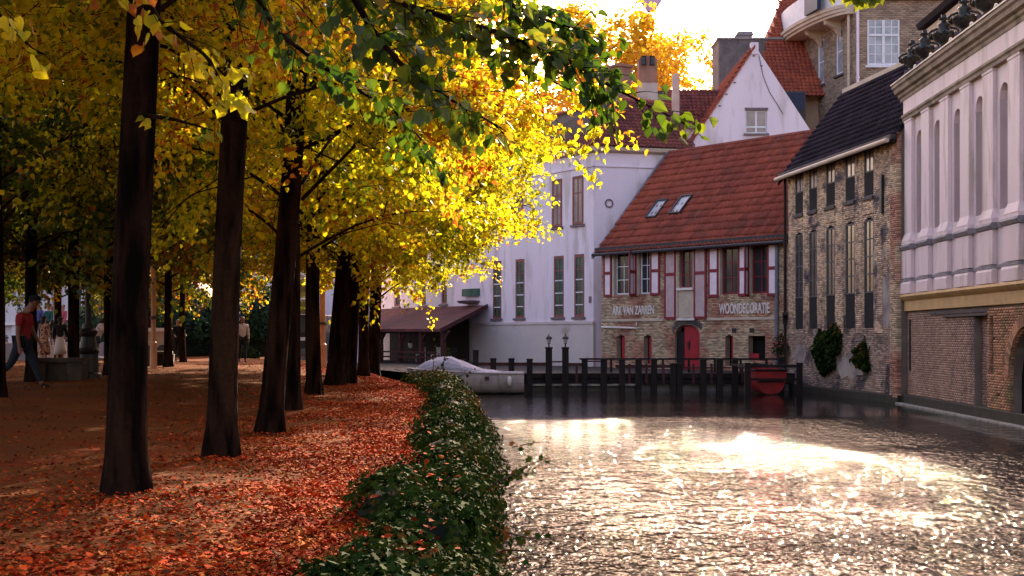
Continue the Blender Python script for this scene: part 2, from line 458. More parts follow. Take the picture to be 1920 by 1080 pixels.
mat('glass_pale', (0.34, 0.26, 0.24), 0.15, (0.22, 0.16, 0.15), scale=1.2, contrast=0.3, spec=0.6)
mat('glass_green', (0.035, 0.12, 0.075), 0.12, (0.02, 0.05, 0.04), scale=1.6, contrast=0.2, isl=0.3, spec=0.6)
mat('glass_slate', (0.035, 0.05, 0.045), 0.15, (0.025, 0.03, 0.032), scale=1.2, contrast=0.2, spec=0.6)
mat('frame_grey', (0.09, 0.085, 0.09), 0.6, (0.05, 0.045, 0.05), scale=4)
mat('glass_blue', (0.015, 0.022, 0.07), 0.3, spec=0.2)
mat('glass_white', (0.40, 0.40, 0.44), 0.12, (0.26, 0.27, 0.30), scale=1.6, contrast=0.2, spec=0.6)
mat('glass_amber', (0.32, 0.19, 0.03), 0.2, (0.14, 0.08, 0.02), scale=2.0, contrast=0.2)
mat('metal_dark', (0.020, 0.018, 0.020), 0.45, spec=0.5)
mat('metal_zinc', (0.20, 0.21, 0.26), 0.45, (0.14, 0.15, 0.20), scale=3, metal=0.3)
mat('zinc_cladding', (0.17, 0.14, 0.14), 0.6, (0.11, 0.09, 0.10), scale=2, isl=0.12)
mat('lead_white', (0.62, 0.55, 0.48), 0.5)
mat('bronze', (0.040, 0.042, 0.036), 0.5, (0.018, 0.018, 0.022), scale=5, fine=0.3, bump=0.3, bscale=12, metal=0.3)
mat('plinth_slate', (0.085, 0.070, 0.105), 0.7, (0.05, 0.04, 0.065), scale=4, fine=0.2)
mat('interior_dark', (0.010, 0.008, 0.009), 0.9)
mat('letter_white', (0.84, 0.76, 0.72), 0.8, (0.70, 0.62, 0.58), scale=5, fine=0.1)
mat('chimney_brick', (0.36, 0.18, 0.13), 0.9, (0.24, 0.12, 0.09), scale=1.5, isl=0.3)
mat('chimney_plaster', (0.56, 0.46, 0.42), 0.9, (0.44, 0.34, 0.31), scale=1.5)
mat('concrete', (0.26, 0.23, 0.21), 0.9, (0.17, 0.15, 0.14), scale=2, fine=0.2)

def solid(mb, foot, z0, z1, skip=(0,)):
    """closed vertical prism on a footprint polygon, without its skipped sides"""
    n = len(foot)
    for k in range(n):
        if k in skip: continue
        a, b = foot[k], foot[(k+1) % n]
        mb.poly([(a[0], a[1], z0), (b[0], b[1], z0), (b[0], b[1], z1), (a[0], a[1], z1)])
    mb.poly([(p[0], p[1], z1) for p in foot])
    return mb

# ================================================================== RED-ROOFED CANAL HOUSE
def red_house():
    T = math.atan2(-0.777, 0.63)
    t = thing('canal_house', 'low brick canal house with a long red tiled roof, red shutters and painted lettering', 'house', (4.66, 69.3, 0), T)
    Lw, Dp, E = 12.45, 7.6, 7.02
    door = (5.24, 6.89, 0.75, 2.95, 0.45)
    slots = [(1.12, 1.75, 1.0, 2.45, 0.15), (3.09, 3.66, 1.0, 2.45, 0.15), (8.52, 9.02, 1.0, 2.45, 0.15), (9.93, 10.94, 1.25, 2.42)]
    wins = [(0.92, 2.08, 4.5, 6.72), (2.72, 3.62, 4.5, 6.72), (5.55, 6.55, 4.72, 6.66), (8.22, 9.33, 4.35, 6.62), (10.05, 11.12, 4.35, 6.62)]
    H = [door] + slots + wins
    w = MB()
    wall(w, 0, Lw, -0.6, E, H, 0.32)
    solid(w, [(0, 0), (Lw, 0), (Lw, Dp), (0, Dp)], -0.6, E)
    w.poly([(0, 0, E), (0, Dp, E), (0, 5.15, 12.35)]); w.poly([(Lw, 0, E), (Lw, Dp, E), (Lw, 5.15, 12.35)])
    for h in H: w.poly([(h[0]-.2, 0.6, h[2]-.2), (h[1]+.2, 0.6, h[2]-.2), (h[1]+.2, 0.6, h[3]+.2), (h[0]-.2, 0.6, h[3]+.2)])
    w.build('wall', 'mortar_red', t)
    B = bricks(0.0, Lw, 0.0, E - 0.18, H, seed=4, skip=0.015)
    boxes_obj('brickwork', B, 'brick_red', t, 'stuff')
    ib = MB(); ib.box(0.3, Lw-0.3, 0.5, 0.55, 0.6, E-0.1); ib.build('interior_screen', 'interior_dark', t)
    # painted band ledge, soldier arch over the door
    for a_, b_ in ((0.1, 4.5), (7.4, 11.55)):
        b = MB(); b.box(a_, b_, -0.06, -0.02, 3.14, 3.26); b.build('string_course', 'trim_cream', t, bevel=0.01)
    a = MB()
    for k in range(15):
        x = 5.12 + (6.99-5.12)*k/14.5; u = (x - 6.065)/0.95
        z = 2.52 + 0.45*math.sqrt(max(0, 1-min(1, abs(u))**2))
        a.box(x, x+0.10, -0.045, 0.0, z, z+0.32)
    a.build('arch_bricks', 'stone_dark', t, kind='stuff')
    # roof: slope up to the ridge and back down
    rise, run = 12.35 - E, 5.15
    sl = math.hypot(rise, run); S = (0, run/sl, rise/sl)
    r = MB()
    r.poly([(-0.15, -0.38, E-0.38*rise/run+0.0), (Lw+0.1, -0.38, E-0.38*rise/run), (Lw+0.1, run, 12.37), (-0.15, run, 12.37)])
    r.poly([(-0.15, run, 12.37), (Lw+0.1, run, 12.37), (Lw+0.1, Dp+0.2, E+1.9), (-0.15, Dp+0.2, E+1.9)])
    rf = r.build('roof', 'roof_under', t)
    tile_roof(rf, (-0.12, -0.36, E-0.36*rise/run+0.03), (1, 0, 0), S, 50, 15, 'roof_red', 12.6, sl*1.07, single=0)
    # the individually built tiles are children of the roof; the ones nearest the canal corner are single
    rg = MB()
    for k in range(34): rg.prism([(-0.14, -0.02), (-0.07, 0.10), (0.07, 0.10), (0.14, -0.02)], -0.1 + k*0.37, -0.1 + k*0.37 + 0.355, 'x')
    rg.M = Matrix.Identity(4)
    o = rg.build('ridge_tiles', 'roof_red', rf); o.location = (0, run, 12.38)
    v = MB(); v.prism([(-0.45, E-0.42), (run, 12.52), (run, 12.30), (-0.45, E-0.62)], -0.30, -0.14, 'x'); v.M = Matrix.Identity(4)
    # profile is (y, z) extruded along x
    v.build('verge_board', 'metal_zinc', t)
    g = MB(); g.tube([(-0.2, -0.47, E-0.42), (Lw-0.05, -0.47, E-0.42)], 0.085, 8); g.box(-0.15, Lw, -0.36, -0.02, E-0.30, E-0.06); g.build('gutter', 'frame_dark', t)
    # skylights lying on the tiles
    for (x, y) in ((1.95, 1.25), (3.55, 1.35)):
        M = Matrix.Translation((x, y, E + y*rise/run + 0.10)) @ Matrix.Rotation(math.atan2(rise, run), 4, 'X')
        f = MB(M); rect_frame(f, 0, 0.78, 0, 1.9, 0.08, 0, 1); f = MB(M)
        f.box(0, 0.08, 0, 1.35, 0, 0.12).box(0.70, 0.78, 0, 1.35, 0, 0.12).box(0.08, 0.70, 0, 0.08, 0, 0.12).box(0.08, 0.70, 1.27, 1.35, 0, 0.14)
        fo = f.build('skylight', 'metal_dark', t)
        p = MB(M); p.box(0.08, 0.70, 0.08, 1.27, 0.03, 0.07); p.build('pane', 'glass_white', fo)
    # windows
    def sash(h, red=True):
        window(t, h[0]+0.02, h[2]+0.02, h[1]-h[0]-0.04, h[3]-h[2]-0.04, 0.2, 2, 3, 'frame_white' if not red else 'frame_red', 'glass', 0.07, 0.04)
    sash(wins[0], False); sash(wins[1], False); sash(wins[2]); sash(wins[3]); sash(wins[4])
    # cream posts that frame the window openings
    for (x, z0, z1) in ((0.86, 4.42, 6.74), (2.08, 4.42, 6.74), (2.64, 4.42, 6.74), (3.58, 4.42, 6.74), (5.38, 3.3, 6.7), (6.5, 4.62, 6.7), (8.13, 4.3, 6.64), (9.97, 4.3, 6.64)):
        c = MB(); c.box(x-0.03, x+0.10, -0.05, 0.12, z0, z1); c.build('window_post', 'shutter_cream', t, bevel=0.01)
    # shutters: stiles and rails in red, white panels
    def shutter(x, z0, z1, w=0.58, ang=0.0, pan='shutter_white', split=0.52, edge='frame_red', back=False):
        M = Matrix.Translation((x, -0.035, 0)) @ Matrix.Rotation(-ang, 4, 'Z')
        f = MB(M); s = 0.10
        f.box(0, s, -0.05, 0, z0, z1).box(w-s, w, -0.05, 0, z0, z1).box(s, w-s, -0.05, 0, z0, z0+s*1.2).box(s, w-s, -0.05, 0, z1-s, z1)
        zm = z0 + (z1-z0)*split; f.box(s, w-s, -0.05, 0, zm-0.07, zm+0.09)
        fo = f.build('shutter', edge, t)
        for a, b in ((z0+s*1.2, zm-0.07), (zm+0.09, z1-s)):
            p = MB(M); p.box(s, w-s, -0.036, -0.012, a, b); p.build('panel', pan, fo)
    shutter(0.22, 4.42, 6.74, 0.58)
    shutter(2.12, 4.42, 6.74, 0.52)
    shutter(2.46, 4.42, 6.74, 0.62, 1.15)
    shutter(3.62, 4.42, 6.74, 0.64)
    shutter(7.50, 4.25, 6.62, 0.64)
    shutter(9.36, 4.25, 6.62, 0.68)
    shutter(11.10, 4.22, 6.62, 0.62)
    shutter(9.98, 4.22, 6.62, 0.5, 1.2)
    shutter(4.60, 3.22, 6.75, 0.76, 0, 'shutter_pink', 0.62)
    shutter(6.56, 3.22, 6.75, 0.80, 0, 'shutter_pink', 0.62)
    # hatch below the middle window
    c = MB(); c.box(5.52, 6.54, -0.03, 0.10, 3.26, 4.62); c.build('hatch', 'shutter_cream', t)
    c = MB(); c.box(5.48, 6.52, -0.14, 0.14, 4.62, 4.74); c.build('hatch_ledge', 'letter_white', t)
    c = MB(); c.box(5.44, 6.62, -0.12, 0.10, 3.16, 3.26); c.build('hatch_sill', 'letter_white', t)
    # red plank door in the arch
    d = MB()
    n = 7
    for k in range(n):
        x = 5.75 + (6.87-5.75)*k/n
        d.prism([(x, 0.75), (x+0.155, 0.75), (x+0.155, arch_z(door, min(x+0.155, 6.88))-0.02), (x, arch_z(door, x)-0.02)], 0.14, 0.19, 'y')
    dd = d.build('door', 'door_red', t)
    q = MB(); q.lathe([(0.0, -0.02), (0.09, -0.015), (0.09, 0.015), (0, 0.02)], (6.05, 0.12, 2.0), 10); q.box(6.0, 6.1, 0.10, 0.14, 1.75, 2.15); q.build('handle', 'metal_dark', dd)
    l = MB(); l.box(5.26, 5.75, 0.12, 0.20, 0.75, 2.62); l.build('door_leaf', 'wood_dark', t)
    s = MB(); s.box(5.1, 7.0, -0.25, 0.28, 0.66, 0.77); s.build('doorstep', 'ledge_stone', t)
    # small openings with a red inner shutter
    for (a, b, z0, z1, r_) in slots[:3]:
        m_ = MB(); m_.box(a+0.30, b-0.01, 0.10, 0.15, z0, z1-0.1); m_.build('inner_shutter', 'door_red', t)
    m_ = MB(); m_.box(9.95, 10.45, 0.1, 0.16, 1.25, 1.6); m_.build('inner_shutter', 'door_red', t)
    # vents, pipes
    for x in (9.08, 10.15):
        v = MB(); v.box(x-0.12, x+0.12, -0.05, 0.0, 2.56, 2.76); v.build('vent', 'metal_dark', t)
    p = MB(); p.tube([(11.68, -0.1, 6.5), (11.68, -0.1, 1.0)], 0.085, 10); p.tube([(11.68, -0.1, 3.2), (11.68, -0.1, 3.3)], 0.11, 10); p.build('downpipe', 'metal_zinc', t)
    p = MB(); p.tube([(0.1, -0.11, 2.86), (2.64, -0.11, 2.80), (2.64, -0.05, 3.1)], 0.05, 8); p.build('waste_pipe', 'letter_white', t)
    # lettering painted in white capitals
    for (txt, x, z, sz, wd) in (('ARK VAN ZARREN', 0.86, 3.50, 0.60, 3.0), ('WOONDECORATIE', 8.18, 3.46, 0.66, 3.05)):
        c = bpy.data.curves.new('lettering', 'FONT'); c.body = txt; c.size = sz; c.extrude = 0.008; c.offset = 0.014
        o = bpy.data.objects.new('lettering', c); COL.objects.link(o); o.parent = t
        o.location = (x, -0.042, z); o.rotation_euler = (R(90), 0, 0)
        c.materials.append(MATS['letter_white'])
        bpy.context.view_layer.update()
        bw = o.dimensions.x
        me = bpy.data.meshes.new_from_object(o.evaluated_get(bpy.context.evaluated_depsgraph_get()))
        bpy.data.objects.remove(o)
        o = bpy.data.objects.new('lettering', me); COL.objects.link(o); o.parent = t
        o.location = (x, -0.042, z); o.rotation_euler = (R(90), 0, 0); o.scale = (wd/bw, 1, 1)
        o['label'] = 'white painted capitals reading ' + txt
    return t
red_house()

# ================================================================== DARK-ROOFED BRICK WAREHOUSE
def warehouse():
    T = math.atan2(-0.99, 0.14)
    t = thing('brick_warehouse', 'worn tan brick warehouse with narrow window slits and black roof rising from the water', 'building', (12.2, 58.8, 0), T)
    Lw, Dp, E = 11.55, 5.2, 9.72
    bays = [(0.83, 1.80), (2.50, 3.42), (4.43, 5.38), (6.45, 7.41), (8.28, 9.17)]
    H = [(a, b, 7.63, 9.5) for a, b in bays] + [(a, b, 2.68, 6.85, 0.18) for a, b in bays]
    w = MB(); wall(w, 0, Lw, -0.6, E, H, 0.3)
    solid(w, [(0, 0), (Lw, 0), (Lw, Dp), (0, Dp)], -0.6, E)
    w.poly([(0, 0, E), (0, Dp, E), (0, 2.65, 13.2)]); w.poly([(Lw, 0, E), (Lw, Dp, E), (Lw, 2.65, 13.2)])
    w.build('wall', 'mortar', t)
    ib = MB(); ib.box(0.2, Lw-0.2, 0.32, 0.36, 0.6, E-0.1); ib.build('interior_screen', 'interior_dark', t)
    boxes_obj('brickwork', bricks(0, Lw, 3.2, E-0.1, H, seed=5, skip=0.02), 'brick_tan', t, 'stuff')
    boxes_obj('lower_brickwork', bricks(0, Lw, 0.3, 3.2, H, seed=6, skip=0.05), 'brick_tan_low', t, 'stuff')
    # piers between the bays stand proud
    ps = [(0.05, 0.62), (1.92, 2.40), (3.58, 4.28), (5.55, 6.28), (7.58, 8.12), (9.35, 10.0)]
    P = []
    for k, (a, b) in enumerate(ps): P += bricks(a, b, 2.5, E-0.15, (), seed=30+k, proud=0.045)
    boxes_obj('piers', P, 'brick_tan', t, 'stuff')
    # spandrels
    P = []
    for k, (a, b) in enumerate(bays): P += bricks(a-0.06, b+0.06, 6.98, 7.45, (), seed=50+k, proud=0.05)
    boxes_obj('spandrels', P, 'brick_tan', t, 'stuff')
    q = MB(); q.box(9.95, 10.12, -0.12, 0.0, 6.9, 8.3); q.build('wall_anchor', 'metal_dark', t)
    # patches of old render near the water
    rr = random.Random(9)
    for (x, z, sx, sz) in ((4.6, 1.6, 1.3, 0.8), (7.0, 1.2, 1.6, 0.6), (10.3, 3.6, 0.8, 1.1), (1.4, 1.6, 0.9, 0.6), (9.6, 5.4, 0.6, 0.7)):
        m_ = MB(); n = 14
        pts = [(x + sx*math.cos(2*math.pi*k/n)*rr.uniform(.6, 1.1), z + sz*math.sin(2*math.pi*k/n)*rr.uniform(.6, 1.1)) for k in range(n)]
        m_.prism(pts, -0.028, -0.016, 'y'); m_.build('render_patch', 'render_patch', t)
    f = MB(); f.box(-0.1, Lw+0.05, -0.16, 0.0, -0.6, 0.30); f.build('footing', 'moss_foot', t, bevel=0.03)
    for a, b in bays:
        window(t, a+0.03, 7.66, b-a-0.06, 1.80, 0.045, 2, 2, 'frame_dark', 'glass_pale', 0.06, 0.05, vbars=[(a+b)/2], hbars=[8.6])
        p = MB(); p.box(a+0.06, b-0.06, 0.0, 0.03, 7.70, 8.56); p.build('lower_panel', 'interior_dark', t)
        window(t, a+0.03, 4.02, b-a-0.06, 2.75, 0.045, 2, 4, 'frame_grey', 'glass_slate', 0.06, 0.045)
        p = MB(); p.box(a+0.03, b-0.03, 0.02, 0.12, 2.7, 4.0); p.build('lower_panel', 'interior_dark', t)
        s = MB(); s.box(a-0.06, b+0.06, -0.1, 0.12, 7.52, 7.63); s.build('sill', 'stone_dark', t)
    rise, run = 13.2-E, 2.65; sl = math.hypot(rise, run); S = (0, run/sl, rise/sl)
    r = MB(); r.poly([(-0.2, -0.35, E-0.46), (Lw+0.1, -0.35, E-0.46), (Lw+0.1, run, 13.22), (-0.2, run, 13.22)])
    r.poly([(-0.2, run, 13.22), (Lw+0.1, run, 13.22), (Lw+0.1, Dp+0.3, E-0.4), (-0.2, Dp+0.3, E-0.4)])
    rf = r.build('roof', 'roof_under', t)
    tile_roof(rf, (-0.2, -0.35, E-0.43), (1, 0, 0), S, 42, 15, 'roof_slate', Lw+0.25, sl*1.1, single=0, seed=8)
    c = MB(); c.box(-0.15, Lw, run-0.13, run+0.13, 13.18, 13.36); c.build('ridge', 'trim_cream', rf)
    g = MB(); g.tube([(-0.35, -0.5, E-0.40), (Lw-0.05, -0.5, E-0.36)], 0.085, 8); g.build('gutter', 'trim_cream', t); g = MB(); g.box(-0.3, Lw, -0.42, -0.03, E-0.34, E-0.16); g.build('fascia', 'stone_dark', t)
    v = MB(); v.prism([(-0.4, E-0.5), (run, 13.3), (run, 13.08), (-0.4, E-0.7)], -0.32, -0.2, 'x'); v.build('verge_board', 'roof_slate', t)
    p = MB(); p.tube([(-0.12, -0.12, E-0.3), (-0.12, -0.12, 0.6)], 0.07, 8); p.tube([(0.1, -0.2, 3.4), (-0.12, -0.12, 3.2), (-0.12, -0.12, 2.9)], 0.12, 8); p.build('downpipe', 'wood_dark', t)
    # narrow darker brick return at the palace end
    B = bricks(10.95, Lw+0.02, 0.2, E-0.05, (), seed=77, proud=0.16)
    boxes_obj('end_pier', B, 'brick_red', t, 'stuff')
warehouse()

# ================================================================== PALACE WITH PILASTERS
def palace():
    T = math.atan2(-1, -0.032)
    t = thing('palace', 'lilac white stone palace front with pilasters and arched niches over brick base on the right', 'building', (14.0, 47.2, 0), T)
    L0, Dp = 34.0, 14.0
    slit = (9.15, 9.50, 1.35, 2.95, 0.15); rec = (7.55, 8.85, -0.3, 3.02)
    bigarch = (10.9, 13.6, -0.6, 2.6, 1.3)
    H = [slit, rec, bigarch]
    w = MB(); wall(w, 0, L0, -0.6, 3.28, H, 0.22)
    w.build('base_wall', 'mortar', t)
    wb = MB(); wb.box(7.4, 9.0, 0.2, 0.3, -0.6, 3.1); wb.build('recess_back', 'mortar', t)
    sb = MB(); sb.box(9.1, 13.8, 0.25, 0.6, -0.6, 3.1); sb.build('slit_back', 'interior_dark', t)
    boxes_obj('brickwork', bricks(0.0, 9.0, 0.34, 3.22, H + [(0.25, 0.5, 1.15, 3.0)], seed=11, skip=0.01), 'brick_palace', t, 'stuff')
    boxes_obj('recess_brickwork', bricks(7.6, 8.82, 0.36, 3.0, (), seed=12, y=0.2), 'brick_palace', t, 'stuff')
    boxes_obj('near_brickwork', bricks(9.0, 20.0, 0.34, 3.22, H, seed=13, proud=0.09, skip=0.01), 'brick_palace_warm', t, 'stuff')
    # rough arch ring
    a = MB()
    for k in range(30):
        th = math.pi*(k+0.5)/30; c = (12.25, 1.3)
        M = Matrix.Translation((c[0], 0, c[1])) @ Matrix.Rotation(-(th - math.pi/2), 4, 'Y')
        a.M = M; a.box(-0.06, 0.06, -0.15, 0.0, 1.36, 1.66)
    a.build('arch_ring', 'brick_palace_warm', t, kind='stuff')
    p = MB(); p.box(0.25, 0.48, -0.02, 0.02, 1.18, 2.98); p.build('slot', 'interior_dark', t)
    # ragged string course under the band
    g = MB(); g.box(3.0, 8.9, -0.05, 0, 3.10, 3.20); g.box(4.5, 8.9, -0.09, -0.0, 3.0, 3.07); g.build('drip_course', 'stone_dark', t)
    f = MB(); f.box(-0.1, L0, -0.18, 0.0, -0.6, 0.34); f.build('footing', 'moss_foot', t, bevel=0.02)
    f = MB(); f.box(-0.1, L0, -0.42, -0.18, -0.5, 0.05); f.build('water_ledge', 'ledge_stone', t, bevel=0.02)
    b = MB(); b.prism([(-0.10, 3.28), (-0.10, 3.62), (-0.20, 3.70), (-0.27, 3.78), (-0.24, 3.86), (0.6, 3.86), (0.6, 3.28)], -0.12, L0, 'x'); b.build('ochre_band', 'band_ochre', t)
    # pedestal zone with plain wall
    w = MB(); w.box(-0.02, L0, -0.05, 0.5, 3.86, 5.72); w.build('dado_wall', 'palace_plaster', t)
    n = 15; pitch = 2.15
    x0s = [0.02 + pitch*k for k in range(n)]
    # upper wall with niches
    nich = [(x + 1.12, x + 1.92, 5.95, 9.45, 0.40) for x in x0s]
    w = MB(); wall(w, -0.02, L0, 5.72, 10.04, nich, 0.42)
    for h in nich: w.poly([(h[0]-.1, 0.42, h[2]-.1), (h[1]+.1, 0.42, h[2]-.1), (h[1]+.1, 0.42, h[3]+.1), (h[0]-.1, 0.42, h[3]+.1)])
    w.build('wall', 'palace_plaster', t)
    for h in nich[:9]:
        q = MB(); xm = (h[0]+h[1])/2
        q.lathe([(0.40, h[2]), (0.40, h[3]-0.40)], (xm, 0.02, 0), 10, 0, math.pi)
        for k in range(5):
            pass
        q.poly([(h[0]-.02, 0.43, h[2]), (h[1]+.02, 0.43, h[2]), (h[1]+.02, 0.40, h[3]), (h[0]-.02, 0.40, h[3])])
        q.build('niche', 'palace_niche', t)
    pil = ped = None
    for k, x in enumerate(x0s):
        if k == 0:
            m_ = MB(); pr = 0.12
            m_.box(0, 0.92, -pr, -0.0, 5.72, 9.90)                       # shaft
            m_.prism([(0, -0.0)] , 0, 0) if False else None
            # spreading foot
            m_.poly([(0, -pr, 6.0), (0.92, -pr, 6.0), (1.02, -pr-0.09, 5.72), (-0.10, -pr-0.09, 5.72)])
            m_.poly([(0.92, -pr, 6.0), (0.92, 0, 6.0), (1.06, 0, 5.72), (1.02, -pr-0.09, 5.72)])
            m_.poly([(0, 0, 6.0), (0, -pr, 6.0), (-0.10, -pr-0.09, 5.72), (-0.14, 0, 5.72)])
            m_.box(-0.015, 0.935, -pr-0.02, 0, 9.90, 9.985)
            pil = m_.build('pilaster', 'palace_plaster', t, bevel=0.012); pil.location = (x, 0, 0)
            d = MB()
            d.box(-0.16, 1.08, -pr-0.07, -0.05, 4.42, 5.40)
            d.prism([(-0.05, 3.88), (-pr-0.12, 3.88), (-pr-0.12, 4.22), (-pr-0.08, 4.30), (-0.05, 4.30)], -0.22, 1.14, 'x')
            ped = d.build('pedestal', 'palace_plaster', t, bevel=0.012); ped.location = (x, 0, 0)
            e = MB()
            e.prism([(-0.05, 5.40), (-pr-0.10, 5.42), (-pr-0.16, 5.52), (-pr-0.10, 5.60), (-0.05, 5.60)], -0.24, 1.16, 'x')
            cap = e.build('pedestal_cap', 'stone_grey', t); cap.location = (x, 0, 0)
            e = MB(); e.box(-0.19, 1.11, -pr-0.10, -0.05, 4.30, 4.40)
            st = e.build('pedestal_string', 'stone_grey', t); st.location = (x, 0, 0)
            e = MB(); e.box(-0.14, 1.06, -pr-0.08, -0.05, 5.60, 5.72); b_ = e.build('pilaster_base', 'palace_plaster', t); b_.location = (x, 0, 0)
        else:
            for o in (pil, ped, cap, st, b_):
                c = o.copy(); COL.objects.link(c); c.parent = t; c.location = (x, 0, 0)
    for za_, zb_ in ((5.44, 5.60), (4.30, 4.40)):
        e = MB(); e.box(0, L0, -0.09, -0.05, za_, zb_); e.build('string_course', 'stone_grey', t)
    # entablature
    a = MB(); a.prism([(0.4, 9.985), (-0.15, 9.985), (-0.16, 10.08), (-0.21, 10.13), (-0.21, 10.20), (0.4, 10.20)], -0.12, L0, 'x'); a.build('architrave', 'cornice_stone', t)
    a = MB(); a.box(-0.06, L0, -0.14, 0.4, 10.20, 10.72); a.build('frieze', 'palace_plaster', t)
    a = MB(); a.prism([(0.4, 10.72), (-0.17, 10.72), (-0.19, 10.82), (-0.26, 10.87), (-0.26, 10.96), (-0.38, 11.0), (-0.41, 11.13), (-0.48, 11.18), (-0.48, 11.29), (0.4, 11.33)], -0.35, L0, 'x'); a.build('cornice', 'cornice_stone', t)
    a = MB(); a.box(-0.4, L0, -0.52, -0.42, 11.30, 11.345); a.build('cornice_edge', 'lead_white', t)
    k_ = MB(); solid(k_, [(0, 0.5), (L0, 0.5), (L0, Dp), (0, Dp)], -0.6, 11.5); k_.poly([(0, 0.0, 3.8), (0, 0.5, 3.8), (0, 0.5, 11.4), (0, 0, 11.4)]); k_.poly([(0, 0.0, -.6), (0, 0.5, -.6), (0, 0.5, 3.8), (0, 0, 3.8)]); k_.build('core', 'brick_red', t)
    # attic storey set back, with its own raking-looking cornice
    a = MB(); a.box(-8.4, L0, 3.2, 9, 11.5, 15.1); a.build('attic', 'mortar', t)
    boxes_obj('attic_brickwork', bricks(-8.4, 10.0, 11.5, 15.05, (), seed=15, y=3.2, length=0.3, course=0.1), 'brick_apartment', t, 'stuff')
    a = MB(); a.prism([(3.4, 15.1), (2.7, 15.2), (2.6, 15.4), (9, 15.4), (9, 15.1)], -8.7, L0, 'x'); a.build('attic_cornice', 'roof_slate', t)
    a = MB(); a.prism([(3.3, 14.75), (2.95, 14.8), (2.9, 15.1), (3.3, 15.1)], -8.6, L0, 'x'); a.build('attic_moulding', 'trim_cream', t)
    return t
pal = palace()

# bronze urns on plinths along the palace cornice
def urns():
    T = math.atan2(-1, -0.032); F = frame(14.0, 47.2, T)
    names = ['dark lidded urn at the far left end of the palace cornice', 'second dark lidded urn from the far end of the palace cornice', 'third dark lidded urn from the far end of the palace cornice',
             'fourth dark lidded urn from the far end of the palace cornice', 'dark urn on the palace cornice cut off by the top of the photo', 'dark urn on the palace cornice nearest the right edge of the photo']
    u0 = None
    for k, s in enumerate((0.55, 2.1, 4.3, 6.45, 8.6, 10.75)):
        p = F @ Vector((s, 0.02, 11.33))
        if u0 is None:
            u0 = thing('roof_urn', names[0], 'urn', p, T + R(62), 'bronze urns on the palace cornice'); u0.scale = (0.92,)*3
            b = MB(); b.prism([(-0.34, 0), (0.34, 0), (0.22, 0.30), (0.26, 0.36), (-0.26, 0.36), (-0.22, 0.30)], -0.3, 0.3, 'y'); b.build('plinth', 'plinth_slate', u0, bevel=0.02)
            b = MB(); b.lathe([(0.0, .36), (0.20, .37), (0.12, .44), (0.15, .52), (0.30, .62), (0.40, .76), (0.42, .86), (0.30, .90), (0.21, .95), (0.18, 1.08), (0.22, 1.16), (0.19, 1.20), (0.10, 1.26), (0.08, 1.32), (0.17, 1.36), (0.18, 1.40), (0.09, 1.43), (0.09, 1.52), (0.0, 1.54)], n=18)
            b.build('bowl', 'bronze', u0, smooth=True)
            for sx in (-1, 1):
                h = MB(); h.tube([(sx*0.36, 0, .70), (sx*0.48, 0, .78), (sx*0.50, 0, .92), (sx*0.42, 0, 1.0), (sx*0.30, 0, 1.03), (sx*0.2, 0, 1.06)], 0.045, 8); h.build('handle', 'bronze', u0, smooth=True)
            g = MB()
            for j in range(10):
                a = 2*math.pi*j/10
                g.tube([(0.40*math.cos(a), 0.40*math.sin(a), .88), (0.43*math.cos(a+.3), 0.43*math.sin(a+.3), .78), (0.40*math.cos(a+.6), 0.40*math.sin(a+.6), .88)], 0.045, 6)
            g.build('garland', 'bronze', u0, smooth=True)
        else: dup(u0, p, T + R(62), names[k])
    for k, s in enumerate((1.3, 3.2, 5.4, 7.5, 9.7)):
        p = F @ Vector((s, -0.12, 11.33))
        m_ = MB()
        m_.tube([(-0.32, 0, 0.06), (-0.2, 0, 0.13), (-0.05, 0, 0.10), (0.05, 0, 0.22), (0.16, 0, 0.34), (0.26, 0, 0.26), (0.2, 0, 0.14)], 0.06, 8)
        o = m_.build('cornice_scroll', 'lead_white', None, smooth=True); o.location = p; o.rotation_euler = (0, 0, T)
        tag(o, 'pale scroll right of the ' + ['first', 'second', 'third', 'fourth', 'fifth'][k] + ' urn from the far end of the palace cornice', 'scroll', 'scrolls between the urns')
urns()

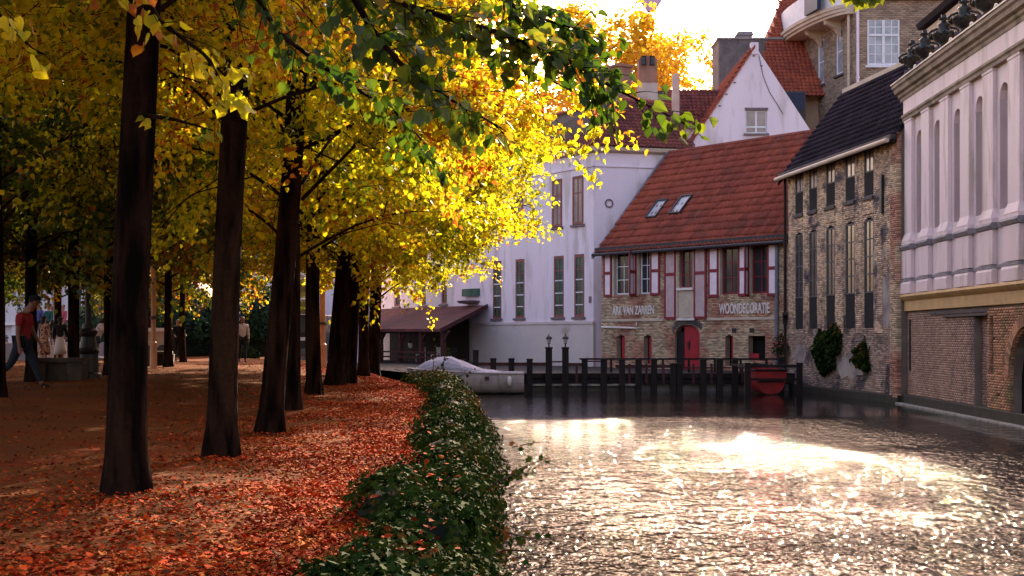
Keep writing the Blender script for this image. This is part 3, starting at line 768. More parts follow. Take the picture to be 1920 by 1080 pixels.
# ================================================================== WHITE CANAL HOUSE
def white_house():
    T = math.atan2(-0.827, 0.562)
    t = thing('white_house', 'tall white plastered house with brown framed windows, round vent and hipped red roof', 'house', (4.4, 72.0, 0), T)
    E = 12.35; Ls = -14.6
    tall = [(-2.70, -1.70), (-0.84-0.95, -0.84)]
    # openings in the face along the canal (x runs left to right, 0 is the near corner)
    lows = [(-3.66, -2.70), (-1.74, -0.82), (-7.47, -6.53), (-9.88, -8.95)]
    ups = [(-3.79, -2.85), (-1.86, -0.89), (-7.6, -6.65)]
    H = [(a, b, 3.45, 6.88) for a, b in lows] + [(a, b, 8.5, 11.18) for a, b in ups]
    w = MB(); wall(w, Ls, 0, 3.12, E, H, 0.3)
    rx, ry = 0.347*5.6, 0.937*5.6
    w.build('wall', 'plaster_white', t)
    w = MB(); w.prism([(0.5, 3.12), (-0.06, 3.12), (-0.06, 0), (0.5, 0)], Ls, 0.05, 'x'); w.box(Ls, 0.05, -0.06, 0.5, -0.6, 0); w.build('lower_wall', 'plaster_lower', t)
    b = MB(); b.box(Ls, 0.07, -0.11, -0.0, 3.06, 3.20); b.build('string_course', 'plaster_lower', t)
    # end face towards the viewer
    A = math.atan2(0.937, 0.347); M = Matrix.Rotation(A, 4, 'Z')
    w = MB(M); wall(w, 0, 5.6, -0.6, E, [], 0.2)
    w.M = Matrix.Identity(4); solid(w, [(0, 0), (rx, ry), (-6, 10.5), (Ls, 11), (Ls, 0)], -0.6, E, (0, 4))
    w.build('end_wall', 'plaster_white', t)
    c = MB(M); c.box(0, 5.6, -0.07, 0, 11.55, 11.63); c.M = Matrix.Identity(4); c.box(Ls, 0.05, -0.07, 0, 11.55, 11.63); c.build('moulding', 'plaster_white', t)
    v = MB(M @ Matrix.Translation((0.87, 0, 9.58)) @ Matrix.Rotation(R(90), 4, 'X'))
    v.lathe([(0.24, -0.06), (0.24, 0.06), (0.17, 0.06), (0.17, -0.02), (0, -0.02)], n=20); v.build('round_vent', 'sill', t)
    g = MB(M); g.prism([(0.0, E-0.05), (-0.30, E+0.06), (-0.36, E+0.22), (-0.30, E+0.26), (0.1, E+0.26)], -0.35, 5.75, 'x'); g.M = Matrix.Identity(4)
    g.prism([(0.0, E-0.05), (-0.30, E+0.06), (-0.36, E+0.22), (-0.30, E+0.26), (0.1, E+0.26)], Ls, 0.30, 'x'); g.build('cornice', 'trim_cream', t)
    def low_window(a, b):
        f = window(t, a, 3.46, b-a, 3.40, 0.05, 2, 5, 'frame_brown', 'glass_green', 0.13, 0.045, sill='sill', hbars=[4.12, 4.8, 5.5, 6.05])
        for z in (4.12, 4.8, 5.5):
            g = MB(); g.box(a+.13, b-.13, 0.005, 0.02, z-.03, z+.03); g.build('glazing_bar', 'frame_white', f)
    for a, b in lows: low_window(a, b)
    for a, b in ups: window(t, a+0.0, 8.53, b-a, 2.62, 0.0, 2, 2, 'frame_brown', 'glass_pale', 0.12, 0.06, sill='sill', hbars=[10.25])
    m_ = MB(); m_.box(-0.36, -0.18, -0.05, 0, 4.2, 4.55); m_.build('wall_box', 'sill', t)
    # hipped roof
    zt = 15.65
    n1 = (0.94, -0.34)   # outward normal of the end face
    a0 = (0.34, -0.36); a1 = (2.25, 5.35)
    # ridge points
    r0 = (-1.42, 2.9); r1 = (-12.0, 3.4); r2 = (-1.0, 5.64)
    r = MB()
    r.poly([(a0[0], a0[1], E+0.28), (r0[0], r0[1], zt), (r1[0], r1[1], zt), (Ls-0.3, -0.36, E+0.28)][::-1])
    r.poly([(a0[0], a0[1], E+0.28), (a1[0], a1[1], E+0.28), (r2[0], r2[1], zt), (r0[0], r0[1], zt)])
    r.poly([(r0[0], r0[1], zt), (r2[0], r2[1], zt), (r1[0], r1[1]+2, zt), (r1[0], r1[1], zt)])
    r.poly([(a1[0], a1[1], E+0.28), (-6, 10.5, E+.28), (r1[0], r1[1]+2, zt), (r2[0], r2[1], zt)])
    rf = r.build('roof', 'roof_under', t)
    def slope(P0, P1, Q0, Q1, nu, nv, nm='roof_maroon'):
        P0, P1, Q0, Q1 = map(Vector, (P0, P1, Q0, Q1))
        U = (P1-P0).normalized(); wl = (P1-P0).length
        d = Q0 - P0; S = (d - U*d.dot(U)).normalized(); sl = (Q0-P0).dot(S)
        qa, qb = (Q0-P0).dot(U), (Q1-P0).dot(U)
        def keep(a, b):
            f = b/sl; return qa*f - 0.02 <= a <= wl + (qb-wl)*f + 0.02
        tile_roof(rf, P0, U, S, nu, nv, nm, wl, sl, keep, seed=int(wl*7))
    slope((a0[0], a0[1], E+0.28), (a1[0], a1[1], E+0.28), (r0[0], r0[1], zt), (r2[0], r2[1], zt), 26, 15)
    slope((Ls-0.3, -0.36, E+0.28), (a0[0], a0[1], E+0.28), (r1[0], r1[1], zt), (r0[0], r0[1], zt), 56, 16)
    h = MB(); h.tube([(a0[0], a0[1], E+0.34), (r0[0], r0[1], zt+0.06)], 0.11, 8); h.tube([(r0[0], r0[1], zt+0.06), (r2[0], r2[1], zt+0.06)], 0.11, 8); h.tube([(r0[0], r0[1], zt+0.06), (r1[0], r1[1], zt+0.06)], 0.11, 8); h.build('ridge_tiles', 'roof_orange', rf)
    # lower wing further left
    w = MB(); Hs = [(-15.9+0.0, -15.17, 4.45, 6.3), (-18.55, -17.8, 4.4, 6.3), (-22.0, -21.2, 4.4, 6.3), (-25.5, -24.7, 4.4, 6.3)]
    wall(w, -40, Ls, -0.6, 9.5, Hs, 0.3); solid(w, [(-40, 0), (Ls, 0), (Ls, 9), (-40, 9)], -0.6, 9.5); w.build('wing_wall', 'plaster_far', t)
    for (a, b, z0, z1) in Hs: window(t, a, z0, b-a, z1-z0, 0.12, 1, 3, 'frame_brown', 'glass', 0.12, 0.05, sill='sill')
    r = MB(); r.poly([(-40.3, -0.4, 9.4), (Ls, -0.4, 9.4), (Ls, 4.5, 13.2), (-40.3, 4.5, 13.2)]); r.poly([(-40.3, 4.5, 13.2), (Ls, 4.5, 13.2), (Ls, 9.4, 9.4), (-40.3, 9.4, 9.4)]); r.build('wing_roof', 'roof_maroon', t)
    # green awning box on the face
    a = MB(); a.box(-13.0, -11.3, -0.25, 0, 4.85, 5.3); a.build('awning_box', 'glass_green', t)
    a = MB(); a.lathe([(0, 0), (0.7, 0.05), (0.85, 0.2), (0, 0.28)], (-12.1, -0.2, 4.35), 14); a.build('canopy_lamp', 'sill', t)
    # chimneys on the ridge
    c = MB(); c.box(-4.1, -2.8, 4.0, 4.9, 15.0, 17.9); c.box(-4.2, -2.7, 3.9, 5.0, 17.9, 18.05); c.build('chimney', 'chimney_brick', t)
white_house()

# chimneys and far gables ------------------------------------------------
def chimney(label, x, y, w, d, z0, z1, pots, m='chimney_brick', base='chimney_plaster'):
    t = thing('chimney', label, 'chimney', (x, y, z0))
    h = z1 - z0
    b = MB(); b.box(-w/2, w/2, -d/2, d/2, 0, h*0.55); b.build('lower_stack', base, t)
    b = MB(); b.prism([(-w/2, h*.55), (w/2, h*.55), (w/2*.92, h*.62), (w/2*.92, h*.9), (w/2, h*.92), (w/2*.6, h), (-w/2*.6, h), (-w/2, h*.92), (-w/2*.92, h*.9), (-w/2*.92, h*.62)], -d/2, d/2, 'y'); b.build('upper_stack', m, t)
    for k in range(pots):
        p = MB(); px = (k-(pots-1)/2)*w*0.42
        p.lathe([(0.0, 0), (w*.13, 0), (w*.11, .45), (w*.14, .5), (0, .5)], (px, -d/2-0.05, h-0.55), 12); p.build('pot', 'metal_dark', t)
    return t
# brick chimney with two pots: centre u 1213, v 105..180 at about 78 m
chimney('stout brick chimney with two black pots above the white house roof', 7.9, 78.0, 1.15, 0.9, 15.2, 18.7, 2)
chimney('slim brick chimney left of the stout one with two pots', 6.9, 79.0, 0.42, 0.42, 15.2, 18.4, 0, base='chimney_brick')
chimney('small pale chimney stub at the left end of the maroon wing roof', 10.05, 82.0, 0.42, 0.5, 15.6, 18.5, 0, m='chimney_plaster')

def gable_house():
    t = thing('gable_house', 'white gabled house with steep orange tiled roof and small two-pane window', 'house', (14.55, 80.0, 0), R(0))
    za, hw, ze = 19.85, 6.9, 9.3      # apex, half width at the eaves, eave height
    slope_ = (za-ze)/hw
    w = MB()
    win = (-0.55, 0.75, 14.55, 15.95)
    # gable skin in strips, leaving the window open
    def hwz(z): return (za-z)/slope_
    zs = [ze, win[2], win[3], za]
    for z0, z1 in ((ze, win[2]), (win[3], za)):
        w.poly([(-hwz(z0), 0, z0), (hwz(z0), 0, z0), (hwz(z1), 0, z1), (-hwz(z1), 0, z1)] if z1 < za else [(-hwz(z0), 0, z0), (hwz(z0), 0, z0), (0, 0, za)])
    w.poly([(-hwz(win[2]), 0, win[2]), (win[0], 0, win[2]), (win[0], 0, win[3]), (-hwz(win[3]), 0, win[3])])
    w.poly([(win[1], 0, win[2]), (hwz(win[2]), 0, win[2]), (hwz(win[3]), 0, win[3]), (win[1], 0, win[3])])
    w.box(-hw, hw, 0, 0.3, 0, ze)
    w.poly([(win[0], 0, win[2]), (win[0], .25, win[2]), (win[0], .25, win[3]), (win[0], 0, win[3])]); w.poly([(win[1], 0, win[2]), (win[1], .25, win[2]), (win[1], .25, win[3]), (win[1], 0, win[3])])
    w.poly([(-hw, 0.3, ze), (hw, 0.3, ze), (0, 0.3, za)])
    w.build('gable_wall', 'plaster_white', t)
    c = MB(); c.box(-0.22, 0.22, -0.08, 0.4, za-0.55, za+0.15); c.build('apex_stub', 'plaster_white', t)
    window(t, win[0]+0.02, win[2]+0.02, win[1]-win[0]-0.04, win[3]-win[2]-0.04, 0.12, 2, 2, 'frame_white', 'glass_pale', 0.05, 0.09, hbars=[14.95], sill='sill')
    l = MB(); l.box(win[0]-.05, win[1]+.05, -0.05, 0.02, win[3], win[3]+0.14); l.build('lintel', 'sill', t)
    # verge tiles, following both slopes
    D = 11.0
    r = MB()
    for s in (-1, 1):
        r.poly([(s*(hw+0.3), -0.0, ze-0.45), (0, -0.0, za), (0, D, za), (s*(hw+0.3), D, ze-0.45)])
    rf = r.build('roof', 'roof_under', t)
    L_ = math.hypot(hw+.3, za-ze+.45)
    for s in (-1,):
        U = Vector((0, -1, 0)) if s < 0 else Vector((0, 1, 0))
        P0 = (s*(hw+0.3), D if s < 0 else 0, ze-0.42)
        tile_roof(rf, P0, U, (-s*(hw+.3)/L_, 0, (za-ze+.45)/L_), 36, 38, 'roof_orange', D, L_, seed=21)
    v = MB(); s = -1
    for k in range(34):
        f = k/34; x = -(hw+.35)*(1-f); z = ze-0.4 + (za-ze+.42)*f; x2 = -(hw+.35)*(1-f-1/34); z2 = ze-0.4 + (za-ze+.42)*(f+1/34)
        v.prism([(x, z+0.05), (x2+0.02, z2+0.02), (x2+0.02, z2-0.2), (x, z-0.17)], -0.10, 0.34, 'y')
    v.build('verge_tiles', 'roof_orange', rf)
    k_ = MB(); k_.tube([(0.25, -0.03, za-0.6), (0.5, -0.04, 18), (0.9, -0.03, 17.0), (1.35, -0.03, 16.3), (1.7, -0.03, 15.7)], 0.02, 5); k_.build('cable', 'metal_dark', t)
    for (x, z) in ((-0.05, 19.2), (-1.2, 17.6), (-1.7, 16.9), (-2.1, 16.2), (-2.6, 15.5), (0.4, 18.6)):
        a = MB(); a.box(x-.07, x+.07, -0.04, 0, z-.03, z+.03); a.build('wall_anchor', 'metal_dark', t)
    # cross wing at the left, roof facing the viewer
    w = MB(); w.box(-5.3, -0.8, 2.0, 6, 0, 15.35); w.build('wing_wall', 'plaster_white', t)
    r = MB(); r.poly([(-5.5, 1.7, 15.3), (-0.5, 1.7, 15.3), (-0.5, 4.3, 17.9), (-5.5, 4.3, 17.9)]); r.poly([(-5.5, 4.3, 17.9), (-0.5, 4.3, 17.9), (-0.5, 6.5, 15.3), (-5.5, 6.5, 15.3)])
    r2 = r.build('wing_roof', 'roof_under', t)
    tile_roof(r2, (-4.9, 1.7, 15.33), (1, 0, 0), (0, .707, .707), 16, 11, 'roof_maroon', 4.4, 3.68, seed=23)
    g = MB(); g.tube([(-5.5, 1.6, 15.28), (-0.6, 1.6, 15.28)], 0.07, 8); g.build('gutter', 'metal_dark', t)
gable_house()

def zinc_tower():
    t = thing('roof_tower', 'grey ribbed zinc clad lift tower with a small cap behind the white gable', 'tower', (15.05, 92.0, 17.0))
    b = MB(); b.box(-0.8, 4.0, 0, 3, -6, 5.85); b.build('body', 'zinc_cladding', t)
    r = MB()
    for k in range(17): x = -0.75 + k*0.29; r.box(x, x+0.05, -0.05, 0, -6, 5.80)
    r.build('standing_seams', 'zinc_cladding', t, kind='stuff')
    b = MB(); b.box(-0.9, 4.1, -0.1, 3.1, 5.85, 5.98); b.build('coping', 'stone_grey', t)
    b = MB(); b.box(0.55, 1.6, 0.4, 1.6, 5.98, 6.25); b.prism([(0.45, 6.25), (1.7, 6.25), (1.55, 6.5), (0.6, 6.5)], 0.3, 1.7, 'y'); b.build('cap', 'stone_grey', t)
zinc_tower()

def orange_house():
    t = thing('orange_roof_house', 'house with a tall bright orange tiled roof and blue dormer glass behind the gable', 'house', (16.9, 88.0, 0))
    w = MB(); w.box(-1.0, 9, 1.5, 10, 0, 19.0); w.build('wall', 'brick_apartment', t)
    r = MB(); r.poly([(-0.9, 0.5, 18.3), (6, 0.5, 18.3), (6, 7.5, 27), (2.6, 7.5, 27)]); rf = r.build('roof', 'roof_under', t)
    S = Vector((0, 7, 8.7)).normalized(); sl = math.hypot(7, 8.7)
    tile_roof(rf, (-0.9, 0.5, 18.33), (1, 0, 0), S, 24, 34, 'roof_orange', 6.9, sl, lambda a, b: a > 3.5*b/sl - 0.1, seed=25)
    # closed sides of the roof
    r = MB(); r.poly([(-0.9, 0.5, 18.3), (2.6, 7.5, 27), (-0.9, 12, 18.3)]); r.poly([(2.6, 7.5, 27), (6, 7.5, 27), (6, 12, 18.3), (-0.9, 12, 18.3)]); r.build('roof_back', 'roof_orange', t)
    d = MB(); d.box(0.3, 2.4, -0.3, 1.5, 16.6, 18.5); d.build('dormer', 'stone_dark', t)
    d = MB(); d.box(0.4, 2.3, -0.36, -0.3, 17.2, 18.4); d.build('dormer_glass', 'glass_blue', t)
orange_house()

# ================================================================== APARTMENT BLOCK
def apartment():
    t = thing('apartment_block', 'tall tan brick apartment block with white small-paned window and curved cream balcony', 'building', (21.6, 84.0, -0.48)); t.scale = (1.2, 1.2, 1.2)
    win = (0.64, 2.34, 16.62, 19.05)
    w = MB(); wall(w, 0, 9, 0, 20.05, [win], 0.25)
    w.poly([(9, 0, 0), (9, 12, 0), (9, 12, 23), (9, 0, 23)])
    A = math.atan2(1, -0.19); ll = 8.9
    ML = Matrix.Rotation(A - math.pi, 4, 'Z') @ Matrix.Translation((-ll, 0, 0))
    # left face: local x from far (0) to the corner (ll)
    lw = [(ll-4.75, ll-3.85, 16.4, 18.9), (ll-2.35, ll-1.5, 16.5, 19.0)]
    w.M = ML; wall(w, 0, ll, 0, 20.6, lw, 0.2); w.M = Matrix.Identity(4)
    c = ML @ Vector((0, 0, 0))
    w.poly([(c.x, c.y, 0), (c.x, c.y, 20.6), (9, 12, 20.6), (9, 12, 0)]); w.poly([(0, 0, 20.05), (9, 0, 20.05), (9, 12, 20.05), (c.x, c.y, 20.05)])
    w.build('wall', 'mortar', t)
    boxes_obj('front_brickwork', bricks(0, 9, 11, 20.0, [win], seed=17, length=0.3, course=0.1), 'brick_apartment', t, 'stuff')
    boxes_obj('side_brickwork', bricks(0, ll, 9.5, 20.0, lw, seed=18, length=0.3, course=0.1), 'brick_apartment', t, 'stuff', M=ML)
    f = window(t, win[0], win[2], win[1]-win[0], win[3]-win[2], 0.05, 4, 5, 'frame_white', 'glass_white', 0.09, 0.045, sill='frame_white',
               vbars=[1.06, 1.49, 1.92], hbars=[17.2, 17.7, 18.18, 18.62], separate=False)
    m_ = MB(); m_.box(1.42, 1.56, -0.02, 0.05, 16.7, 18.95); m_.box(0.72, 1.42, -0.02, 0.05, 18.13, 18.25); m_.box(1.56, 2.26, -0.02, 0.05, 18.13, 18.25); m_.build('mullion', 'frame_white', f)
    for (a, b, z0, z1) in lw:
        window(t, a, z0, b-a, z1-z0, 0.08, 1, 2, 'frame_white', 'glass_white', 0.1, 0.05, M=ML, sill='stone_dark', separate=False)
    for x in (-0.02,):
        pass
    for k, (xx, yy, m) in enumerate(((-0.25, 0.35, 'trim_cream'), (0.12, -0.1, 'shutter_white'))):
        p = MB(); p.tube([(xx, yy, 20.0), (xx, yy, 9.0)], 0.075, 10); p.tube([(xx, yy, 15.9), (xx, yy, 16.0)], 0.1, 10); p.build('downpipe', m, t, smooth=False)
    c = MB(); c.box(0.4, 9, -0.35, 0.1, 20.05, 20.3); c.build('cornice', 'trim_cream', t)
    # bowed balcony on the left face
    b = MB(ML); n = 14; prof = []
    def bow(k): a = math.pi*k/n; return (ll/2 - 0.2 - (ll/2+0.1)*math.cos(a), -1.35*math.sin(a)**0.8)
    for (z0, z1, s) in ((19.35, 19.50, 0.86), (19.5, 19.68, 0.95), (19.68, 19.86, 1.02)):
        for k in range(n):
            p, q = bow(k), bow(k+1)
            b.poly([(p[0], p[1]*s, z0), (q[0], q[1]*s, z0), (q[0], q[1]*s, z1), (p[0], p[1]*s, z1)])
            b.poly([(p[0], 0, z0), (q[0], 0, z0), (q[0], q[1]*s, z0), (p[0], p[1]*s, z0)])
            b.poly([(p[0], 0, z1), (q[0], 0, z1), (q[0], q[1]*s, z1), (p[0], p[1]*s, z1)])
    b.build('balcony', 'trim_cream', t)
    for x in (1.6, 4.4, 6.9):
        b = MB(ML); b.prism([(0, 18.5), (0, 19.35), (-0.9, 19.35), (-0.85, 19.15), (-0.3, 18.9)], x, x+0.3, 'x'); b.build('bracket', 'trim_cream', t)
    b = MB(ML)
    for k in range(2, n-1):
        p, q = bow(k), bow(k+1)
        b.poly([(p[0], p[1]*.8, 19.86), (q[0], q[1]*.8, 19.86), (q[0], q[1]*.8, 21.2), (p[0], p[1]*.8, 21.2)])
    b.build('bay', 'frame_white', t)
    b = MB(ML); b.box(5.6, 7.3, -1.42, -1.2, 19.9, 21.2); b.build('bay_glass', 'glass_blue', t)
    b = MB(ML); b.box(0.3, 0.9, -0.3, 0, 14.5, 19.3); b.build('corner_shaft', 'trim_cream', t)
    b = MB(ML); b.lathe([(0, 0), (.22, .05), (.3, .3), (.22, .55), (0, .6)], (1.0, -0.35, 17.2), 12); b.tube([(1.0, 0, 17.9), (1.0, -0.35, 17.95), (1.0, -0.35, 17.7)], 0.05, 6); b.build('wall_lamp', 'metal_dark', t)
apartment()
# ================================================================== GROUND, WATER, BANK
mat('ground_dirt', (0.090, 0.026, 0.006), 0.95, (0.155, 0.048, 0.012), scale=0.45, contrast=0.35, fine=0.35, fscale=28, spec=0.04, bump=0.7, bscale=22, bdist=0.03, col3=(0.16, 0.030, 0.007), scale3=1.3, thr3=0.58)
mat('litter_red', (0.42, 0.042, 0.004), 0.9, (0.24, 0.022, 0.004), scale=1.2, isl=0.55, fine=0.1, spec=0.08, col3=(0.42, 0.12, 0.02), scale3=9.0, thr3=0.58)
mat('litter_brown', (0.14, 0.040, 0.010), 0.9, (0.07, 0.022, 0.008), scale=1.2, isl=0.6, spec=0.2)
mat('quay_brick', (0.10, 0.07, 0.05), 0.9, (0.05, 0.04, 0.03), scale=2, fine=0.3, bump=0.5)
mat('paving', (0.30, 0.25, 0.26), 0.9, (0.24, 0.20, 0.21), scale=1, fine=0.1)
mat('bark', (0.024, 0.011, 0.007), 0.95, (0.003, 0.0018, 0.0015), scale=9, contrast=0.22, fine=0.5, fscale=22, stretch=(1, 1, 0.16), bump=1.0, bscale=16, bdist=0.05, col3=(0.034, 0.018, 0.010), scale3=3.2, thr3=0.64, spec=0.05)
mat('twig', (0.055, 0.035, 0.022), 0.85)
mat('hull_white', (0.52, 0.45, 0.46), 0.6, (0.42, 0.37, 0.38), scale=2, spec=0.3, stretch=(1, 1, 0.3), col3=(0.30, 0.26, 0.24), scale3=3.0, thr3=0.62)
mat('boat_cover', (0.40, 0.36, 0.42), 0.9, (0.30, 0.28, 0.34), scale=2.2, fine=0.1, bump=0.5, bscale=3, bdist=0.05)
mat('boat_red', (0.34, 0.010, 0.012), 0.6, (0.20, 0.008, 0.010), scale=2, fine=0.15)
mat('rope', (0.35, 0.30, 0.24), 0.9)
mat('lamp_glass', (0.55, 0.48, 0.46), 0.2)
mat('balloon_lilac', (0.50, 0.40, 0.66), 0.6, (0.44, 0.35, 0.60), scale=0.2, spec=0.2)
mat('bench_stone', (0.07, 0.045, 0.030), 0.9, (0.04, 0.028, 0.02), scale=3, fine=0.2, bump=0.3)
mat('pole_warm', (0.62, 0.33, 0.20), 0.55)
mat('cloth_red', (0.34, 0.018, 0.022), 0.85, fine=0.1); mat('cloth_navy', (0.010, 0.016, 0.028), 0.9); mat('cloth_black', (0.010, 0.009, 0.011), 0.9)
mat('cloth_white', (0.62, 0.55, 0.54), 0.85); mat('cloth_teal', (0.02, 0.12, 0.13), 0.85); mat('cloth_blue', (0.12, 0.13, 0.45), 0.85); mat('cloth_pink', (0.60, 0.12, 0.18), 0.85)
mat('cloth_print', (0.44, 0.24, 0.16), 0.85, (0.10, 0.03, 0.025), scale=14, contrast=0.06); mat('cloth_grey', (0.16, 0.15, 0.16), 0.85)
mat('cloth_denim', (0.05, 0.075, 0.12), 0.85)
mat('skin_a', (0.30, 0.13, 0.085), 0.6); mat('skin_b', (0.50, 0.27, 0.19), 0.6); mat('hair_dark', (0.012, 0.009, 0.008), 0.7); mat('hair_brown', (0.09, 0.04, 0.02), 0.7)
mat('sole_white', (0.70, 0.66, 0.64), 0.6)

def water_mat():
    m = bpy.data.materials.new('canal_water'); m.use_nodes = True
    nt = m.node_tree; N = nt.nodes; L = nt.links; p = N['Principled BSDF']
    p.inputs['Base Color'].default_value = (0.014, 0.011, 0.010, 1); p.inputs['Roughness'].default_value = 0.02
    p.inputs['IOR'].default_value = 1.333; p.inputs['Specular IOR Level'].default_value = 0.13
    geo = N.new('ShaderNodeNewGeometry')
    def noise(sc, sx, sy, det, w, dist=0.4):
        mp = N.new('ShaderNodeMapping'); mp.inputs['Scale'].default_value = (sx, sy, 1); mp.inputs['Rotation'].default_value = (0, 0, R(w)); L.new(geo.outputs['Position'], mp.inputs['Vector'])
        n = N.new('ShaderNodeTexNoise'); n.inputs['Scale'].default_value = sc; n.inputs['Detail'].default_value = det; n.inputs['Distortion'].default_value = dist
        L.new(mp.outputs[0], n.inputs['Vector']); return n.outputs['Fac']
    # patches of wind: ripples stronger and weaker
    a = noise(3.2, 1.0, 0.75, 2.0, 8); b = noise(12.0, 1.0, 0.62, 2.0, -10); c = noise(0.16, 1.0, 1.6, 2.0, 20, 0)
    mr = N.new('ShaderNodeMapRange'); mr.inputs[1].default_value = 0.35; mr.inputs[2].default_value = 0.6; mr.inputs[3].default_value = 0.40; mr.inputs[4].default_value = 1.0; L.new(c, mr.inputs[0])
    # calmer in the lee of the houses at the far end
    sx = N.new('ShaderNodeSeparateXYZ'); L.new(geo.outputs['Position'], sx.inputs[0])
    mk = N.new('ShaderNodeMapRange'); mk.inputs[1].default_value = 36.5; mk.inputs[2].default_value = 40.5; mk.inputs[3].default_value = 1.0; mk.inputs[4].default_value = 0.11; L.new(sx.outputs['Y'], mk.inputs[0])
    st0 = N.new('ShaderNodeMath'); st0.operation = 'MULTIPLY'; L.new(mr.outputs[0], st0.inputs[0]); L.new(mk.outputs[0], st0.inputs[1])
    ml = N.new('ShaderNodeMapRange'); ml.inputs[1].default_value = 6.0; ml.inputs[2].default_value = 10.5; ml.inputs[3].default_value = 1.0; ml.inputs[4].default_value = 0.30; L.new(sx.outputs['X'], ml.inputs[0])
    st = N.new('ShaderNodeMath'); st.operation = 'MULTIPLY'; L.new(st0.outputs[0], st.inputs[0]); L.new(ml.outputs[0], st.inputs[1])
    b1 = N.new('ShaderNodeBump'); b1.inputs['Distance'].default_value = 0.25; L.new(a, b1.inputs['Height']); L.new(st.outputs[0], b1.inputs['Strength'])
    b2 = N.new('ShaderNodeBump'); b2.inputs['Distance'].default_value = 0.105; L.new(b, b2.inputs['Height']); L.new(st.outputs[0], b2.inputs['Strength']); L.new(b1.outputs[0], b2.inputs['Normal'])
    L.new(b2.outputs[0], p.inputs['Normal'])
    MATS['canal_water'] = m
water_mat()
w = MB(); w.poly([(-400, -40, 0), (400, -40, 0), (400, 600, 0), (-400, 600, 0)]); struct(w.build('water', 'canal_water'))

EDGE = [(-30, 0.6), (-6, 0.1), (4, -0.35), (7, -0.48), (12, -0.62), (18, -0.8), (24, -1.05), (29, -1.45), (33, -2.0), (37, -2.9), (41, -3.8), (46, -4.9), (52, -7.2), (60, -10.0), (75, -11.5), (90, -15), (110, -18), (200, -30), (600, -60)]
def edge_x(y):
    for (a, xa), (b, xb) in zip(EDGE[:-1], EDGE[1:]):
        if y <= b: return xa + (xb-xa)*(y-a)/(b-a)
    return EDGE[-1][1]
def sm(t): t = max(0.0, min(1.0, t)); return t*t*(3-2*t)
def ground_z(x, y):
    d = edge_x(y) - x
    base = 1.15 + 0.27*sm((-x - 3.4)/5.6)
    und = 0.018*math.sin(x*1.7+y*0.6) + 0.014*math.sin(y*1.3-x*0.8)
    return base + und*sm(d/0.8) - 0.12*(1 - sm((d+0.02)/0.35))
ys = [-30, -20, -12, -6, -3] + [k*0.6 for k in range(0, 90)] + [54+3*k for k in range(20)] + [120, 150, 200, 300, 600]
ds = [0, 0.08, 0.18, 0.3, 0.45] + [0.7+0.35*k for k in range(40)] + [15+2*k for k in range(12)] + [45, 60, 90, 150, 300]
V = [(edge_x(y)-d, y, ground_z(edge_x(y)-d, y)) for y in ys for d in ds]
n = len(ds); F = [(i*n+j, (i+1)*n+j, (i+1)*n+j+1, i*n+j+1) for i in range(len(ys)-1) for j in range(n-1)]
np_ = np.array(F)
g = np_mesh('ground', V, [4]*len(F), np_[:, ::-1].reshape(-1), 'ground_dirt', None, 'structure', smooth=True)
q = MB()
for k in range(len(ys)-1):
    a, b = ys[k], ys[k+1]; xa, xb = edge_x(a), edge_x(b); za, zb = ground_z(xa, a), ground_z(xb, b)
    q.poly([(xa, a, za+0.002), (xb, b, zb+0.002), (xb+0.06, b, -0.6), (xa+0.06, a, -0.6)])
tag(q.build('quay_wall', 'quay_brick'), 'dark mossy quay wall under the ivy on the left bank', 'wall')
w = MB(); w.poly([(-8, 97, .5), (14, 74, .5), (400, 74, .5), (400, 600, .5), (-60, 600, .5)]); struct(w.build('far_ground', 'paving'))
w = MB(); w.poly([(-90, 56, 1.455), (-17.5, 56, 1.455), (-17.5, 120, 1.455), (-90, 120, 1.455)]); struct(w.build('pavement', 'paving'))

# ================================================================== LEAF SHAPES AND FALLEN LEAVES
def leaf_template(kind):
    if kind == 'heart':      # broad lime leaf folded on its midrib, base at the origin, tip along +y
        V = np.array([(0,0,0),(.30,-.06,.05),(.50,.22,.10),(.42,.55,.09),(.16,.85,.04),(0,1.08,-.06),(-.30,-.06,.05),(-.50,.22,.10),(-.42,.55,.09),(-.16,.85,.04)], float)
        F = [(0,1,2,3,4,5),(0,5,9,8,7,6)]
    elif kind == 'hex':
        V = np.array([(0,0,0),(.42,.15,.08),(.40,.60,.07),(0,1.0,-.04),(-.42,.15,.08),(-.40,.60,.07)], float)
        F = [(0,1,2,3),(0,3,5,4)]
    elif kind == 'ivy':
        V = np.array([(0,0,0),(.42,-.05,.03),(.34,.30,.06),(.52,.50,.02),(.18,.62,.06),(0,1.0,-.05),(-.42,-.05,.03),(-.34,.30,.06),(-.52,.50,.02),(-.18,.62,.06)], float)
        F = [(0,1,2,3,4,5),(0,5,9,8,7,6)]
    elif kind == 'quad':
        V = np.array([(0,0,0),(.45,.5,.10),(0,1.0,0),(-.45,.5,.10)], float)
        F = [(0,1,2),(0,2,3)]
    return V, F
_lr = np.random.default_rng(99)
